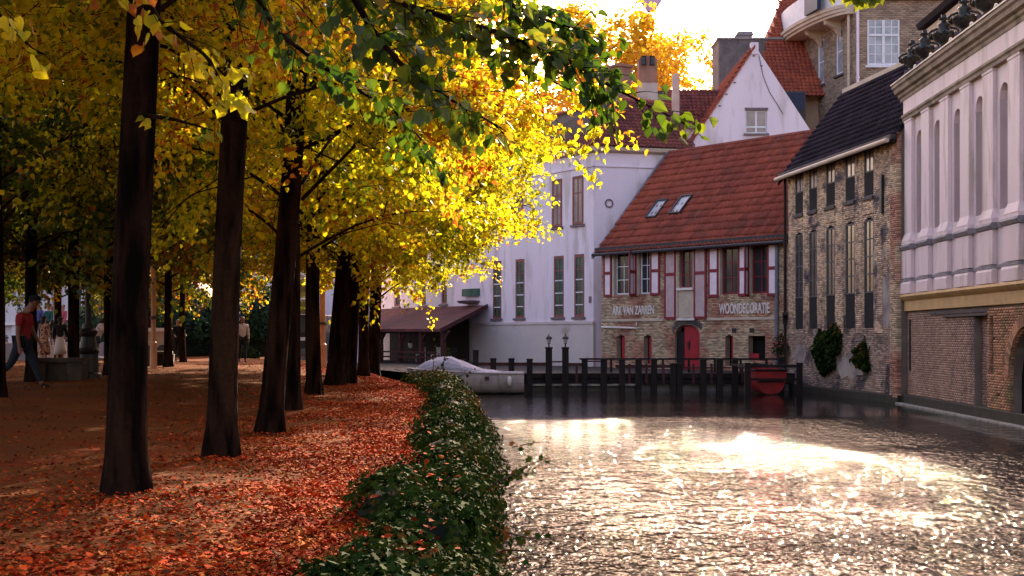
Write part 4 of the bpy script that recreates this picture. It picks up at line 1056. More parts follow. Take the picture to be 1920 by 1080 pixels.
def leaves_arrays(pos, ydir, nrm, size, kind):
    """pos (n,3), ydir = base-to-tip, nrm = face normal"""
    V, F = leaf_template(kind)
    n = len(pos)
    y = ydir/np.linalg.norm(ydir, axis=1, keepdims=True)
    x = np.cross(y, nrm); x /= np.linalg.norm(x, axis=1, keepdims=True)+1e-9
    z = np.cross(x, y)
    wv = (0.72 + 0.42*_lr.random(n))[:, None, None]; cv = (_lr.random(n)*3.6 - 0.8)[:, None, None]
    P = pos[:, None, :] + size[:, None, None]*(V[None, :, 0:1]*wv*x[:, None, :] + V[None, :, 1:2]*y[:, None, :] + V[None, :, 2:3]*cv*z[:, None, :])
    k = len(V)
    idx = np.concatenate([np.array(f) for f in F]); cnt = [len(f) for f in F]
    I = (idx[None, :] + (np.arange(n)*k)[:, None]).reshape(-1)
    return P.reshape(-1, 3), cnt*n, I
def leaf_obj(name, pos, ydir, nrm, size, kind, m, parent=None, okind='stuff'):
    P, c, I = leaves_arrays(pos, ydir, nrm, size, kind)
    return np_mesh(name, P, c, I, m, parent, okind)

rng = np.random.default_rng(11)
def fallen():
    out = {}
    for key, n, dens in (('litter_red', 165000, 'bank'), ('litter_brown', 14000, 'all')):
        Y = 4.6 + (rng.random(n)**1.35)*44
        ex = np.array([edge_x(y) for y in Y])
        if dens == 'bank':
            d = np.abs(rng.normal(0, 1.0, n))*1.45 + 0.0
            far = rng.random(n) < 0.05; d = np.where(far, rng.random(n)*(6.0+Y*0.25), d)
            # the near foreground strip is covered right across
            near = (Y < 7.6) & (rng.random(n) < 0.6); d = np.where(near, rng.random(n)**0.8*3.4, d)
        else:
            d = rng.random(n)*(4.5 + Y*0.32)
        X = ex - 0.02 - d
        cl = np.sin(X*2.1+Y*0.9)+np.sin(Y*1.7-X*1.3)+np.sin(X*4.3-Y*3.1)*.6
        keep = (rng.random(n) < 0.62+0.25*cl) | (d < 1.2)
        X, Y = X[keep], Y[keep]; n = len(X)
        Z = np.array([ground_z(x, y) for x, y in zip(X, Y)]) + 0.006 + rng.random(n)*0.018
        a = rng.random(n)*2*np.pi
        yd = np.stack([np.cos(a), np.sin(a), rng.normal(0, .22, n)], 1)
        nr = np.stack([rng.normal(0, .38, n), rng.normal(0, .38, n), np.ones(n)], 1)
        leaf_obj('fallen_leaves', np.stack([X, Y, Z], 1), yd, nr, 0.018+rng.random(n)**1.6*0.034, 'hex', key)
fallen()
for o in [o for o in bpy.data.objects if o.name.startswith('fallen_leaves')]:
    tag(o, 'red and orange fallen leaves strewn over the brown gravel bank' if o.name == 'fallen_leaves' else 'dull brown fallen leaves scattered over the gravel walk', 'leaves')

# ================================================================== IVY HEDGE ALONG THE QUAY
leaf_mat('ivy', [(0.0, (0.005, 0.013, 0.004)), (0.35, (0.010, 0.026, 0.005)), (0.62, (0.020, 0.040, 0.007)), (0.88, (0.045, 0.052, 0.009)), (1.0, (0.14, 0.05, 0.012))], trans=0.08, rough=0.75, scale=0.9, spec=0.02)
mat('hedge_core', (0.012, 0.016, 0.008), 0.95)
mat('ivy_stem', (0.06, 0.035, 0.02), 0.9)
def hedge():
    t = thing('ivy_hedge', 'dark green ivy tumbling over the left quay from the bottom edge towards the boat', 'hedge', (-0.6, 14, 0.0))
    rr = random.Random(5); L_ = []
    y = 5.2
    while y < 35.5:
        ex = edge_x(y)
        big = 0.22 + 0.07*math.sin(y*0.9+1.0) + 0.06*math.sin(y*2.1) + .006*y
        if y < 7.4: big = 0.30
        L_.append((ex - 0.02 + rr.uniform(-.08, .08) - (0.22 if y < 7.2 else 0.0) - (0.20 if 8.8 < y < 11.5 else 0), y, 1.13 + rr.uniform(-.05, .08), big*1.05, big*0.85))
        L_.append((ex + 0.10 + rr.uniform(-.05, .06), y+.2, 0.86+rr.uniform(-.1, .1), 0.22+.008*y, 0.36))
        L_.append((ex + 0.14 + rr.uniform(-.06, .08) + 0.010*y, y+.1, 0.48+rr.uniform(-.12, .12), 0.22+.006*y, 0.36))
        if rr.random() < 0.85: L_.append((ex + 0.16 + rr.uniform(-.08, .1) + 0.012*y, y+.3, 0.18, 0.20, 0.22))
        y += 0.42 + 0.012*y
    L_.append((-1.75, 31.5, 1.10, .5, .45)); L_.append((-1.5, 29, 1.15, .45, .45))
    L_ = np.array(L_)
    core = MB()
    for (cx, cy, cz, r_, h_) in L_:
        core.lathe([(0.001, -h_*.72), (r_*.5, -h_*.55), (r_*.74, 0), (r_*.5, h_*.5), (0.001, h_*.72)], (cx+0.6, cy-14, cz), 7)
    core.build('hedge_mass', 'hedge_core', t)
    n = 62000
    wgt = L_[:, 3]*L_[:, 4]/(L_[:, 1]**0.7); wgt = wgt/wgt.sum()
    k = rng.choice(len(L_), n, p=wgt)
    d = rng.normal(size=(n, 3)); d /= np.linalg.norm(d, axis=1, keepdims=True)
    d[:, 2] = np.where((d[:, 2] < -0.3), -d[:, 2], d[:, 2])
    r = 0.80 + 0.36*rng.random(n)
    P = L_[k, :3] + d*np.stack([L_[k, 3], L_[k, 3], L_[k, 4]], 1)*r[:, None]
    P[:, 2] = np.maximum(P[:, 2], 0.03)
    nr = d + rng.normal(0, .55, (n, 3)); nr[:, 2] += 0.35
    yd = np.cross(nr, rng.normal(size=(n, 3))); yd[:, 2] -= 0.3
    P -= np.array((-0.6, 14, 0.0))
    leaf_obj('foliage', P, yd, nr, 0.030+rng.random(n)*0.038, 'ivy', 'ivy', t)
    # loose shoots reaching out over the water and up
    s = MB(); SP = []; SD = []
    for (x, y, z, dx, dz) in ((-.2, 12.5, 1.0, .42, .15), (-.1, 14, .9, .5, .2), (0.0, 16, .7, .45, .25), (-.1, 11, .8, .45, -.1), (0, 18, .9, .5, .1), (-1.7, 31, 1.5, .25, .5), (-1.55, 29.6, 1.5, .1, .6), (-.25, 9.5, .8, .4, .1), (-1.5, 33, 1.3, .7, .25), (-.3, 8.4, .5, .35, .05), (-2.0, 33.5, 1.35, .1, .9)):
        pts = [(x, y, z), (x+dx*.5, y+rr.uniform(-.2, .2), z+dz*.7), (x+dx, y+rr.uniform(-.3, .3), z+dz)]
        s.tube([(a+0.6, b-14, c) for a, b, c in pts], [0.010, 0.008, 0.004], 4)
        for q_ in range(13):
            f = rr.random(); i = 0 if f < .5 else 1; g_ = f*2-i
            SP.append([pts[i][j]+(pts[i+1][j]-pts[i][j])*g_+rr.uniform(-.07, .07) for j in range(3)]); 
    s.build('shoots', 'ivy_stem', t, kind='stuff')
    SP = np.array(SP) - np.array((-0.6, 14, 0.0)); m_ = len(SP)
    leaf_obj('shoot_leaves', SP, rng.normal(size=(m_, 3)), rng.normal(size=(m_, 3))+np.array((0, -.6, .6)), 0.05+rng.random(m_)*0.04, 'ivy', 'ivy', t)
hedge()
def leaves_on_ivy():
    n = 200; y = 5.5 + rng.random(n)**1.3*27; ex = np.array([edge_x(v) for v in y]); x = ex + rng.normal(0, .14, n)
    z = 1.36 + rng.normal(0, .05, n) - np.where(np.abs(x-ex) > .2, .12, 0)
    tag(leaf_obj('fallen_leaves', np.stack([x, y, z], 1), rng.normal(size=(n, 3))*np.array((1, 1, .3)), rng.normal(0, .4, (n, 3))+np.array((0, 0, 1)), 0.03+rng.random(n)*.03, 'hex', 'litter_red'), 'scattered orange leaves caught on top of the dark ivy hedge', 'leaves')
leaves_on_ivy()

def ivy_clump(label, s, z, ws, hs, n):
    """ivy hanging on the warehouse wall; s along the facade"""
    T = math.atan2(-0.99, 0.14); F_ = frame(12.2, 58.8, T)
    t = thing('wall_ivy', label, 'ivy', F_ @ Vector((s, 0, z-hs)), T, 'ivy clumps on the warehouse wall')
    lob = np.array([(rng.uniform(-.75, .75), rng.uniform(-.9, .9), rng.uniform(.12, .42)) for _ in range(16)])
    k = rng.integers(0, 16, n); a = rng.random(n)*2*np.pi; r = rng.random(n)**.6
    x = (lob[k, 0]*(1-.35*np.abs(lob[k, 1])) + r*np.cos(a)*lob[k, 2])*ws; zz = (lob[k, 1]*.8 + r*np.sin(a)*lob[k, 2]*1.3)*hs + hs
    y = -0.05 - rng.random(n)*0.26*(1-r**2)
    P = np.stack([x, y, zz], 1)
    leaf_obj('foliage', P, np.stack([rng.normal(0, .5, n), rng.normal(0, .4, n)-.2, -np.ones(n)], 1), np.stack([rng.normal(0, .5, n), -np.ones(n), rng.normal(0, .5, n)+.4], 1), 0.10+rng.random(n)*0.08, 'ivy', 'ivy', t)
    m = MB(); m.tube([(0, -0.04, hs*2), (0.1, -0.05, hs), (-.1, -0.04, 0.1)], 0.03, 5); m.tube([(ws*.5, -0.04, hs*1.4), (0.1, -0.05, hs*.5)], 0.02, 5); m.build('stems', 'ivy_stem', t)
ivy_clump('large dark ivy clump hanging under the third window slit of the brick warehouse', 4.9, 1.75, 1.7, 1.05, 2600)
ivy_clump('smaller dark ivy clump low on the warehouse wall nearer the palace', 8.4, 1.75, 1.0, 0.65, 1300)

# ================================================================== TIMBER DOCK, RAILS, LAMPS
def dock():
    t = thing('timber_dock', 'dark timber landing stage with square posts and red brown handrail along the red roofed house', 'dock', (0, 58, 0))
    b = MB(); b.poly([(-4.2, 0, .78), (12.6, 0, .78), (12.6, 2.2, .78), (5.0, 11.9, .78), (-9.5, 26, .78), (-10, 16, .78)]); b.build('deck', 'wood_dark', t)
    for z0, z1, y in ((0.56, 0.77, 0.02), (0.33, 0.52, 0.05)):
        for k in range(12):
            x0 = -4.2 + k*1.4; m_ = MB(); m_.box(x0, x0+1.37, y, y+0.08, z0, z1); m_.build('fascia_board', 'wood_dark', t)
    b = MB(); b.box(-4.2, 12.6, 0.35, 0.6, -0.3, 0.30); b.build('quay_beam', 'concrete', t)
    b = MB(); b.box(-4.2, 12.6, 0.7, 0.9, -0.3, 0.76); b.build('under_deck', 'interior_dark', t)
    us = [867, 892, 925, 959, 993, 1096, 1132, 1166, 1197, 1226, 1262, 1274, 1318, 1349, 1378, 1464]
    hs = [1.36, 1.78, 1.42, 1.42, 1.40, 1.40, 1.40, 1.38, 1.38, 1.40, 1.2, 1.2, 1.38, 1.38, 1.36, 1.45]
    for u, h in zip(us, hs):
        x = (u-960)/2500*57.9; m_ = MB(); wd = 0.27 if u in (1132, 1318, 1349, 1197, 1464) else 0.25; h -= .04
        m_.box(x-wd/2, x+wd/2, -0.22, 0.01, -0.5, h); m_.prism([(x-wd/2-.03, h), (x+wd/2+.03, h), (x+wd/2, h+.06), (x-wd/2, h+.06)], -0.25, 0.04, 'y')
        m_.build('post', 'wood_dark', t)
    for u in (1029, 1060):
        x = (u-960)/2500*57.9; m_ = MB(); m_.box(x-.14, x+.14, -0.25, 0.01, -0.5, 1.86); m_.box(x-.17, x+.17, -0.28, 0.04, 1.86, 1.92); m_.build('lamp_post', 'wood_dark', t)
    for (a, b_, z) in ((867, 1029, 1.20), (1060, 1096, 1.18), (1154, 1262, 1.10)):
        m_ = MB(); m_.box((a-960)/2500*58, (b_-960)/2500*58, 0.02, 0.08, z-.09, z+.05); m_.build('handrail', 'wood_red', t)
    for (a, b_, z) in ((1029, 1060, 1.28), (1096, 1132, 1.30), (1262, 1470, 1.02)):
        m_ = MB(); m_.box((a-960)/2500*58, (b_-960)/2500*58, 0.02, 0.07, z-.03, z+.03); m_.build('handrail', 'wood_red', t)
    for u in (1081, 1180, 1212, 1244, 1300, 1334, 1392, 1420, 1446):
        x = (u-960)/2500*58; m_ = MB(); m_.box(x-.05, x+.05, 0.0, 0.08, .3, 1.2); m_.build('baluster', 'wood_red', t)
    for (u, w_) in ((1015, .8), (1046, .6), (1078, .8), (1112, .6), (1150, .8), (1180, .7)):
        x = (u-960)/2500*58; m_ = MB(); m_.box(x-w_/2, x+w_/2, -0.06, 0.02, 0.24, 0.32); m_.build('waling', 'ledge_stone', t)
    for (z0, z1) in ((1.12, 1.24), (.60, .68)):
        m_ = MB(); m_.box(9.55, 11.75, -3.85, -3.77, z0, z1); m_.build('guard_rail', 'wood_dark', t)
    for x in (9.55, 11.65):
        m_ = MB(); m_.box(x-.12, x+.12, -4.0, -3.86, -.5, 1.32); m_.build('post', 'wood_dark', t)
        m_ = MB(); m_.box(x-.05, x+.05, -3.76, 0, 1.12, 1.2); m_.build('rail_return', 'wood_dark', t)
    # second rail at the back of the deck, nearer the red house
    m_ = MB()
    for k in range(8):
        x = 3.2 + k*1.15; m_.box(x, x+.1, 1.2, 1.3, .78, 1.42)
    m_.box(3.0, 12.2, 1.22, 1.28, 1.34, 1.42); m_.build('back_rail', 'wood_dark', t)
    return t
dock()
def dock_lamp(u, label):
    x = (u-960)/2500*57.9
    t = thing('dock_lantern', label, 'lantern', (x, 57.88, 1.925), 0, 'lanterns on the dock posts')
    m_ = MB(); m_.lathe([(0, 0), (.05, 0), (.03, .05), (.03, .12), (.08, .16), (0, .16)], n=10); m_.build('stem', 'metal_dark', t)
    m_ = MB(); m_.lathe([(0.055, .16), (.115, .36)], n=6); m_.build('glass', 'lamp_glass', t)
    m_ = MB(); m_.lathe([(.15, .36), (.155, .38), (.10, .46), (.04, .50), (.02, .54), (.035, .56), (0, .59)], n=10); m_.build('cap', 'metal_dark', t)
    return t
dock_lamp(1029, 'left of the two black lanterns on tall dock posts before the white house')
dock_lamp(1060, 'right of the two black lanterns on tall dock posts before the white house')

def dock_clutter():
    o = MB(); o.lathe([(0, 0), (.2, 0), (.26, .42), (.28, .45), (.22, .45), (.2, .4), (0, .4)], n=12)
    for (x, y, lab, c) in ((12.0, 59.3, 'dark potted shrub with red flowers at the right end of the dock', True),):
        t = thing('potted_shrub', lab, 'potted plant', (x, y, .78))
        p = MB(); p.v, p.f, p.mi = list(o.v), list(o.f), list(o.mi); p.build('pot', 'stone_dark', t)
        n = 420; d = rng.normal(size=(n, 3)); d /= np.linalg.norm(d, axis=1, keepdims=True)
        P = d*(.42*rng.random(n)**.4)[:, None]*np.array((1, 1, 1.1 if not c else 1.7)) + np.array((0, 0, .85 if not c else 1.1))
        leaf_obj('foliage', P, rng.normal(size=(n, 3)), d+rng.normal(0, .5, (n, 3)), 0.07+rng.random(n)*.05, 'hex', 'ivy', t)
        if c:
            n = 40; d = rng.normal(size=(n, 3)); d /= np.linalg.norm(d, axis=1, keepdims=True)
            leaf_obj('flowers', d*np.array((.42, .42, .6))+np.array((0, -.1, 1.1)), rng.normal(size=(n, 3)), d, np.full(n, .09), 'hex', 'door_red', t)
dock_clutter()

# ================================================================== BOATS
def hull(mb, L_, B_, D_, bow=0.35, n=16, m=7, flare=1.0, transom=True):
    rings = []
    for i in range(n+1):
        t = i/n; b = B_/2*min(1, (math.sin(min(1, t/bow)*math.pi/2))**0.75 if t < bow else 1.0)*(1 - 0.12*max(0, (t-.6)/.4))
        sh = D_*(1.0 + 0.22*(1-t)**2.0); kz = 0.18*D_*max(0, (1-t/0.22))**1.5*3
        r = []
        for j in range(m+1):
            u = j/m; yy = b*(math.sin(u*math.pi/2)**0.55); zz = kz + (sh-kz)*(u**1.6)
            r.append((t*L_ - 0.12*(1-t)*0 - (0.35*(1-t)**3)*u, yy, zz))
        rings.append(r)
    for i in range(n):
        for j in range(m):
            for s in (1, -1):
                P = lambda q: (q[0], q[1]*s, q[2])
                mb.poly([P(rings[i][j]), P(rings[i+1][j]), P(rings[i+1][j+1]), P(rings[i][j+1])])
    last = rings[-1]; mb.poly([(p[0], p[1], p[2]) for p in last] + [(p[0], -p[1], p[2]) for p in last[::-1][:-1]])
    return rings
def motorboat():
    # bow to the left; stern near u 980
    x0 = (780-960)/2500*55.6; t = thing('covered_motorboat', 'white motorboat under a pale lilac tarpaulin moored at the end of the bank', 'boat', (x0, 55.6, 0.0), R(0))
    h = MB(); rings = hull(h, 4.5, 1.75, 0.84, 0.42); h.build('hull', 'hull_white', t, smooth=True)
    tops = [r[-1] for r in rings]
    g = MB()
    for s in (1, -1): g.tube([(p[0], p[1]*s, p[2]+.02) for p in tops], 0.045, 6)
    g.build('gunwale', 'hull_white', t, smooth=True)
    c = MB(); prof = [(0, .0), (.07, .10), (.14, .38), (.24, .62), (.34, .66), (.44, .50), (.54, .30), (.64, .18), (.72, .14), (.80, .12)]
    R_ = []
    for f, hh in prof:
        i = min(len(tops)-2, int(f*16)); g_ = f*16-i
        bx = tops[i][0]+(tops[i+1][0]-tops[i][0])*g_; by = tops[i][1]+(tops[i+1][1]-tops[i][1])*g_; bz = tops[i][2]+(tops[i+1][2]-tops[i][2])*g_
        ring = []
        for k in range(11):
            a = math.pi*k/10; ring.append((bx + .05*math.sin(9*a+f*20), by*1.03*math.cos(a), bz + hh*(math.sin(a)**.8) - .04 + .035*math.sin(7*a+f*30) + .02*math.sin(15*a-f*40)))
        R_.append(ring)
    for i in range(len(R_)-1):
        for k in range(10): c.poly([R_[i][k], R_[i+1][k], R_[i+1][k+1], R_[i][k+1]])
    c.build('tarpaulin', 'boat_cover', t, smooth=True)
    d = MB(); d.poly([(R_[-1][0][0], tops[12][1], tops[12][2]-.02), (4.48, tops[16][1], tops[16][2]-.02), (4.48, -tops[16][1], tops[16][2]-.02), (R_[-1][0][0], -tops[12][1], tops[12][2]-.02)]); d.build('aft_deck', 'boat_cover', t)
    w_ = MB()
    for (a, z) in ((2.9, .60),): w_.box(a, a+.16, -.93, -.8, z, z+.14)
    w_.build('fender_cleat', 'metal_dark', t)
    p = MB(); p.lathe([(0, 0), (.07, .02), (.09, .2), (.07, .38), (0, .40)], (3.9, -.93, .35), 10); p.build('fender', 'letter_white', t, smooth=True)
    r = MB(); r.tube([(0.0, 0, 1.0), (-0.5, .3, .9), (-1.0, .9, 1.0)], 0.02, 5); r.build('mooring_rope', 'rope', t)
    for k in range(4):
        rb = MB(); i = 2+k*3; rb.tube([R_[min(9, 1+k*2)][q] for q in range(11)], 0.018, 5); rb.build('cover_seam', 'hull_white', t)
motorboat()
def red_boat():
    x0 = (1419-960)/2500*57.0
    t = thing('red_rowing_boat', 'bright red wooden rowing boat moored stern on at the right end of the dock', 'boat', (x0, 57.3, 0.02), R(92))
    h = MB(); rings = hull(h, 2.6, 1.45, 0.98, 0.5, m=6)
    # stern towards the viewer: flip along its length
    h.v = [(2.6 - v[0] - 2.9, v[1], v[2]) for v in h.v]
    h.build('hull', 'boat_red', t, smooth=False)
    tops = [r[-1] for r in rings]
    g = MB()
    for s in (1, -1): g.tube([(2.6-p[0]-2.9, p[1]*s, p[2]) for p in tops], 0.04, 6)
    g.tube([(-2.9, tops[-1][1], tops[-1][2]), (-2.9, -tops[-1][1], tops[-1][2])], 0.05, 6)
    g.build('gunwale', 'wood_dark', t)
    for k in (0.6, 1.4): b = MB(); b.box(-2.9+k, -2.9+k+.2, -.66, .66, .78, .82); b.build('thwart', 'boat_red', t)
    r = MB(); r.box(-2.96, -2.91, -.5, .5, .50, .56); r.build('transom_strip', 'wood_dark', t)
red_boat()

# ================================================================== BOATHOUSE LEAN-TO
def boathouse():
    T = math.atan2(-0.827, 0.562)
    t = thing('boathouse', 'open boathouse with low sloping maroon roof on dark posts against the white house', 'boathouse', (4.4, 72.0, 0), T)
    B, C, A, D = (-8.05, -4.73, 2.80), (-10.3, -0.12, 4.25), (-22.0, -4.73, 2.80), (-26, -0.12, 4.25)
    U = Vector((-1, 0, 0)); S = (Vector((0, 4.61, 1.45))).normalized(); sl = Vector((0, 4.61, 1.45)).length
    r = MB(); r.poly([B, A, D, C]); r.poly([(p[0], p[1], p[2]-.14) for p in (B, A, D, C)])
    for p, q in ((B, A), (A, D), (D, C), (C, B)): r.poly([p, q, (q[0], q[1], q[2]-.14), (p[0], p[1], p[2]-.14)])
    rf = r.build('roof', 'boathouse_roof', t)
    # shingle courses
    nrow = 22
    for j in range(nrow):
        f0, f1 = j/nrow, (j+1.25)/nrow
        m_ = MB(); off = lambda f, e: (0)
        xr0, xr1 = -8.05 - 2.25*f0, -8.05 - 2.25*min(1, f1)
        z0, z1 = 2.80+1.45*f0+.035, 2.80+1.45*min(1, f1)+.012; y0, y1 = -4.73+4.61*f0, -4.73+4.61*min(1, f1)
        m_.poly([(xr0, y0, z0), (-23, y0, z0), (-23, y1, z1), (xr1, y1, z1)]); m_.poly([(xr0, y0, z0), (-23, y0, z0), (-23, y0, z0-.03), (xr0, y0, z0-.03)])
        m_.build('shingle_course', 'boathouse_roof', rf)
    v = MB(); v.prism([(-4.8, 2.86), (-.12, 4.33), (-.12, 4.08), (-4.8, 2.6)], -0.06, 0.06, 'x')
    o = v.build('bargeboard', 'wood_red', t)
    me = o.data
    for vv in me.vertices: vv.co.x += -8.03 - 2.25*(vv.co.y+4.8)/4.68
    for (x, y) in ((-8.35, -4.4), (-10.8, -4.4), (-13.3, -4.4), (-15.8, -4.4), (-18.3, -4.4)):
        p = MB(); p.box(x-.12, x+.12, y-.12, y+.12, 0.2, 2.72); p.build('post', 'wood_red', t)
        p = MB(); p.prism([(x, 2.1), (x+.08, 2.05), (x+.7, 2.66), (x+.58, 2.7)], y-.06, y+.06, 'y'); p.build('brace', 'wood_red', t)
    p = MB(); p.box(-22, -8.2, -4.5, -4.3, 2.56, 2.72); p.build('beam', 'wood_dark', t)
    p = MB(); p.box(-22, -12.2, -.35, -.22, 0.7, 3.9); p.build('back_wall', 'wood_dark', t)
    for z in (1.15, 1.45):
        p = MB(); p.box(-22, -8.6, -4.75, -4.68, z-.05, z+.05); p.build('rail', 'wood_red', t)
    p = MB(); p.box(-22, -8.0, -5.0, -.1, .55, .80); p.box(-22, -8.0, -5.0, -4.8, -.4, .55); p.build('floor', 'wood_dark', t)
    for k, x in enumerate((-11.6, -13.0)):
        q = thing('hanging_lantern', ('right' if k == 0 else 'left') + ' of the two pale lanterns hanging inside the boathouse', 'lantern', frame(4.4, 72.0, T) @ Vector((x, -3.9, 1.65)), T, 'lanterns in the boathouse')
        m_ = MB(); m_.lathe([(.05, 0), (.12, .05), (.15, .3), (.06, .36)], n=8); m_.build('glass', 'lamp_glass', q)
        m_ = MB(); m_.lathe([(.17, .34), (.04, .46), (.012, .5), (.012, 1.0)], n=8); m_.build('cap', 'metal_dark', q)
    for k, (x, hgt) in enumerate(((-12.2, .8), (-14.0, .95), (-10.2, .7))):
        q = thing('chair', ['pale folding chair at the boathouse rail right of centre', 'pale folding chair deeper inside the boathouse at left', 'dark folding chair near the boathouse corner post'][k], 'chair', frame(4.4, 72.0, T) @ Vector((x, -2.6, .80)), T+.4*k)
        mm = 'letter_white' if k < 2 else 'wood_dark'
        m_ = MB(); m_.box(-.22, .22, -.22, .22, .44, .48); m_.build('seat', mm, q)
        m_ = MB(); m_.box(-.22, .22, .19, .23, .55, .92); m_.build('backrest', mm, q)
        for sx in (-1, 1):
            for sy in (-1, 1): m_ = MB(); m_.box(sx*.2-.02, sx*.2+.02, sy*.2-.02, sy*.2+.02, 0, .44 if sy < 0 else .92); m_.build('leg', mm, q)
boathouse()

# ================================================================== BALLOON AND AERIAL
def balloon():
    Y = 520.0; x = (1220-960)/2500*Y; zb = HW + (630-22)/2500*Y
    t = thing('hot_air_balloon', 'pale lilac hot air balloon half out of the top of the sky', 'balloon', (x, Y, zb-4.5*1.7)); t.scale = (1.7, 1.7, 1.7)
    b = MB(); s = 1.0
    b.lathe([(0.9, 4.5), (1.9, 6.0), (3.0, 7.6), (3.9, 9.6), (4.6, 12.2), (4.6, 15.0), (3.6, 17.6), (1.9, 19.3), (0.0, 19.8)], n=24); b.build('envelope', 'balloon_lilac', t, smooth=True)
    g = MB()
    for k in range(12):
        a = 2*math.pi*k/12; g.tube([(r*1.01*math.cos(a), r*1.01*math.sin(a), z) for r, z in ((0.9, 4.5), (1.9, 6.0), (3.0, 7.6), (3.9, 9.6), (4.6, 12.2), (4.6, 15.0), (3.6, 17.6), (1.9, 19.3))], 0.05, 4)
    g.build('seams', 'balloon_lilac', t)
    g = MB(); g.box(-.7, .7, -.7, .7, 0, 1.1); g.build('basket', 'wood_dark', t)
    g = MB()
    for sx in (-1, 1):
        for sy in (-1, 1): g.tube([(sx*.6, sy*.6, 1.1), (sx*.8, sy*.8, 4.6)], 0.05, 4)
    g.build('ropes', 'rope', t)
balloon()
def aerial():
    t = thing('roof_aerial', 'thin faint radio mast standing in the sky behind the zinc tower', 'aerial', (18.6, 100, 20))
    m_ = MB(); m_.tube([(0, 0, 0), (0, 0, 9)], 0.035, 5); m_.build('mast', 'zinc_cladding', t)
    m_ = MB(); m_.box(-.5, .5, -.02, .02, 6.2, 6.24); m_.box(-.3, .3, -.02, .02, 5.4, 5.44); m_.box(-.6, .6, -.02, .02, 4.6, 4.64); m_.build('crossbars', 'zinc_cladding', t)
aerial()

# ================================================================== LEFT BACKGROUND
def left_buildings():
    t = thing('white_townhouse', 'white townhouse with an arched fanlight behind the trees', 'house', (-17.5, 80, 0))
    arch = (2.1, 3.5, 4.6, 6.75, 0.7); w2 = (4.6, 5.5, 3.4, 5.9)
    w = MB(); wall(w, 0, 8.6, 0, 11, [arch, w2], 0.25); solid(w, [(0, 0), (8.6, 0), (8.6, 5), (0, 5)], 0, 11); w.build('wall', 'plaster_white', t)
    f = MB(); n = 14
    for k in range(n):
        a0, a1 = math.pi*k/n, math.pi*(k+1)/n; c = (2.8, 6.05)
        for (ra, rb, y0) in ((.74, .90, -.06), (.58, .70, .08)):
            f.poly([(c[0]+ra*math.cos(a0), y0, c[1]+ra*math.sin(a0)), (c[0]+ra*math.cos(a1), y0, c[1]+ra*math.sin(a1)), (c[0]+rb*math.cos(a1), y0, c[1]+rb*math.sin(a1)), (c[0]+rb*math.cos(a0), y0, c[1]+rb*math.sin(a0))])
    f.box(2.1, 3.5, .05, .12, 5.85, 6.02); f.box(1.9, 2.06, -.06, 0, 3.5, 6.05); f.box(3.54, 3.7, -.06, 0, 3.5, 6.05); f.build('arch_frame', 'frame_white', t)
    p = MB(); p.box(2.12, 3.48, .14, .18, 6.02, 6.74); p.build('fanlight', 'glass_amber', t)
    p = MB(); p.box(2.12, 3.48, .14, .18, 4.62, 5.85); p.build('pane', 'frame_white', t)
    p = MB(); p.box(2.35, 3.25, -.04, .0, 3.6, 5.0); p.build('door', 'frame_dark', t)
    window(t, w2[0], w2[2], w2[1]-w2[0], w2[3]-w2[2], .1, 1, 2, 'frame_white', 'glass_amber', .08, .08)
    r = MB(); r.poly([(-.3, -.3, 11), (8.9, -.3, 11), (8.9, 3, 14.5), (-.3, 3, 14.5)]); r.poly([(-.3, 3, 14.5), (8.9, 3, 14.5), (8.9, 5.2, 11), (-.3, 5.2, 11)]); r.build('roof', 'roof_maroon', t)
    t = thing('stone_hall', 'pinkish stone hall with tall ribs and a dark doorway at the far left', 'building', (-34, 74, 0))
    d = (4.2, 5.9, 1.4, 5.9)
    w = MB(); wall(w, 0, 15, 0, 12, [d], .5); solid(w, [(0, 0), (15, 0), (15, 8), (0, 8)], 0, 12); w.poly([(4, .5, 1), (6.1, .5, 1), (6.1, .5, 6), (4, .5, 6)]); w.build('wall', 'plaster_far', t)
    q = MB(); q.box(4.2, 5.9, .3, .4, 1.4, 5.9); q.build('door', 'interior_dark', t)
    for k in range(9):
        x = 6.4 + k*.95; q = MB(); q.box(x, x+.28, -.35, 0, 1.4, 9.5); q.build('rib', 'sill' if k > 4 else 'plaster_far', t)
    q = MB(); q.box(9.5, 15, -.1, 0, 1.4, 6.8); q.build('panelling', 'stone_dark', t)
    q = MB(); q.box(-.2, 15.2, -.5, 0, 3.0, 3.15); q.build('string_course', 'letter_white', t)
left_buildings()

def shrub(label, x, y, z, rx, rz, n, m='ivy', size=.16):
    t = thing('evergreen_shrub', label, 'shrub', (x, y, z))
    c = MB(); c.lathe([(.01, 0), (rx*.6, .1), (rx*.8, rz*.9), (rx*.6, rz*1.6), (.01, rz*1.85)], n=10); c.build('dense_core', 'hedge_core', t)
    d = rng.normal(size=(n, 3)); d /= np.linalg.norm(d, axis=1, keepdims=True)
    d[:, 2] = np.where(d[:, 2] < -.8, -d[:, 2], d[:, 2])
    lump = 1 + .12*np.sin(5*d[:, 0]+3*d[:, 2]) + .1*np.sin(7*d[:, 2]-4*d[:, 1])
    P = d*np.array((rx, rx, rz))*(lump*(.85+.2*rng.random(n)))[:, None] + np.array((0, 0, rz))
    P[:, 2] = np.maximum(P[:, 2], .02)
    leaf_obj('foliage', P, np.cross(d, rng.normal(size=(n, 3))), d+rng.normal(0, .5, (n, 3)), size*(.7+.6*rng.random(n)), 'hex', m, t)
leaf_mat('shrub_green', [(0.0, (0.010, 0.030, 0.014)), (0.5, (0.018, 0.055, 0.022)), (1.0, (0.035, 0.085, 0.030))], trans=.2, rough=.5)
shrub('tall rounded dark green shrub behind the person in the white shirt', -12.3, 66, 1.3, 1.5, 1.75, 4200, 'shrub_green')
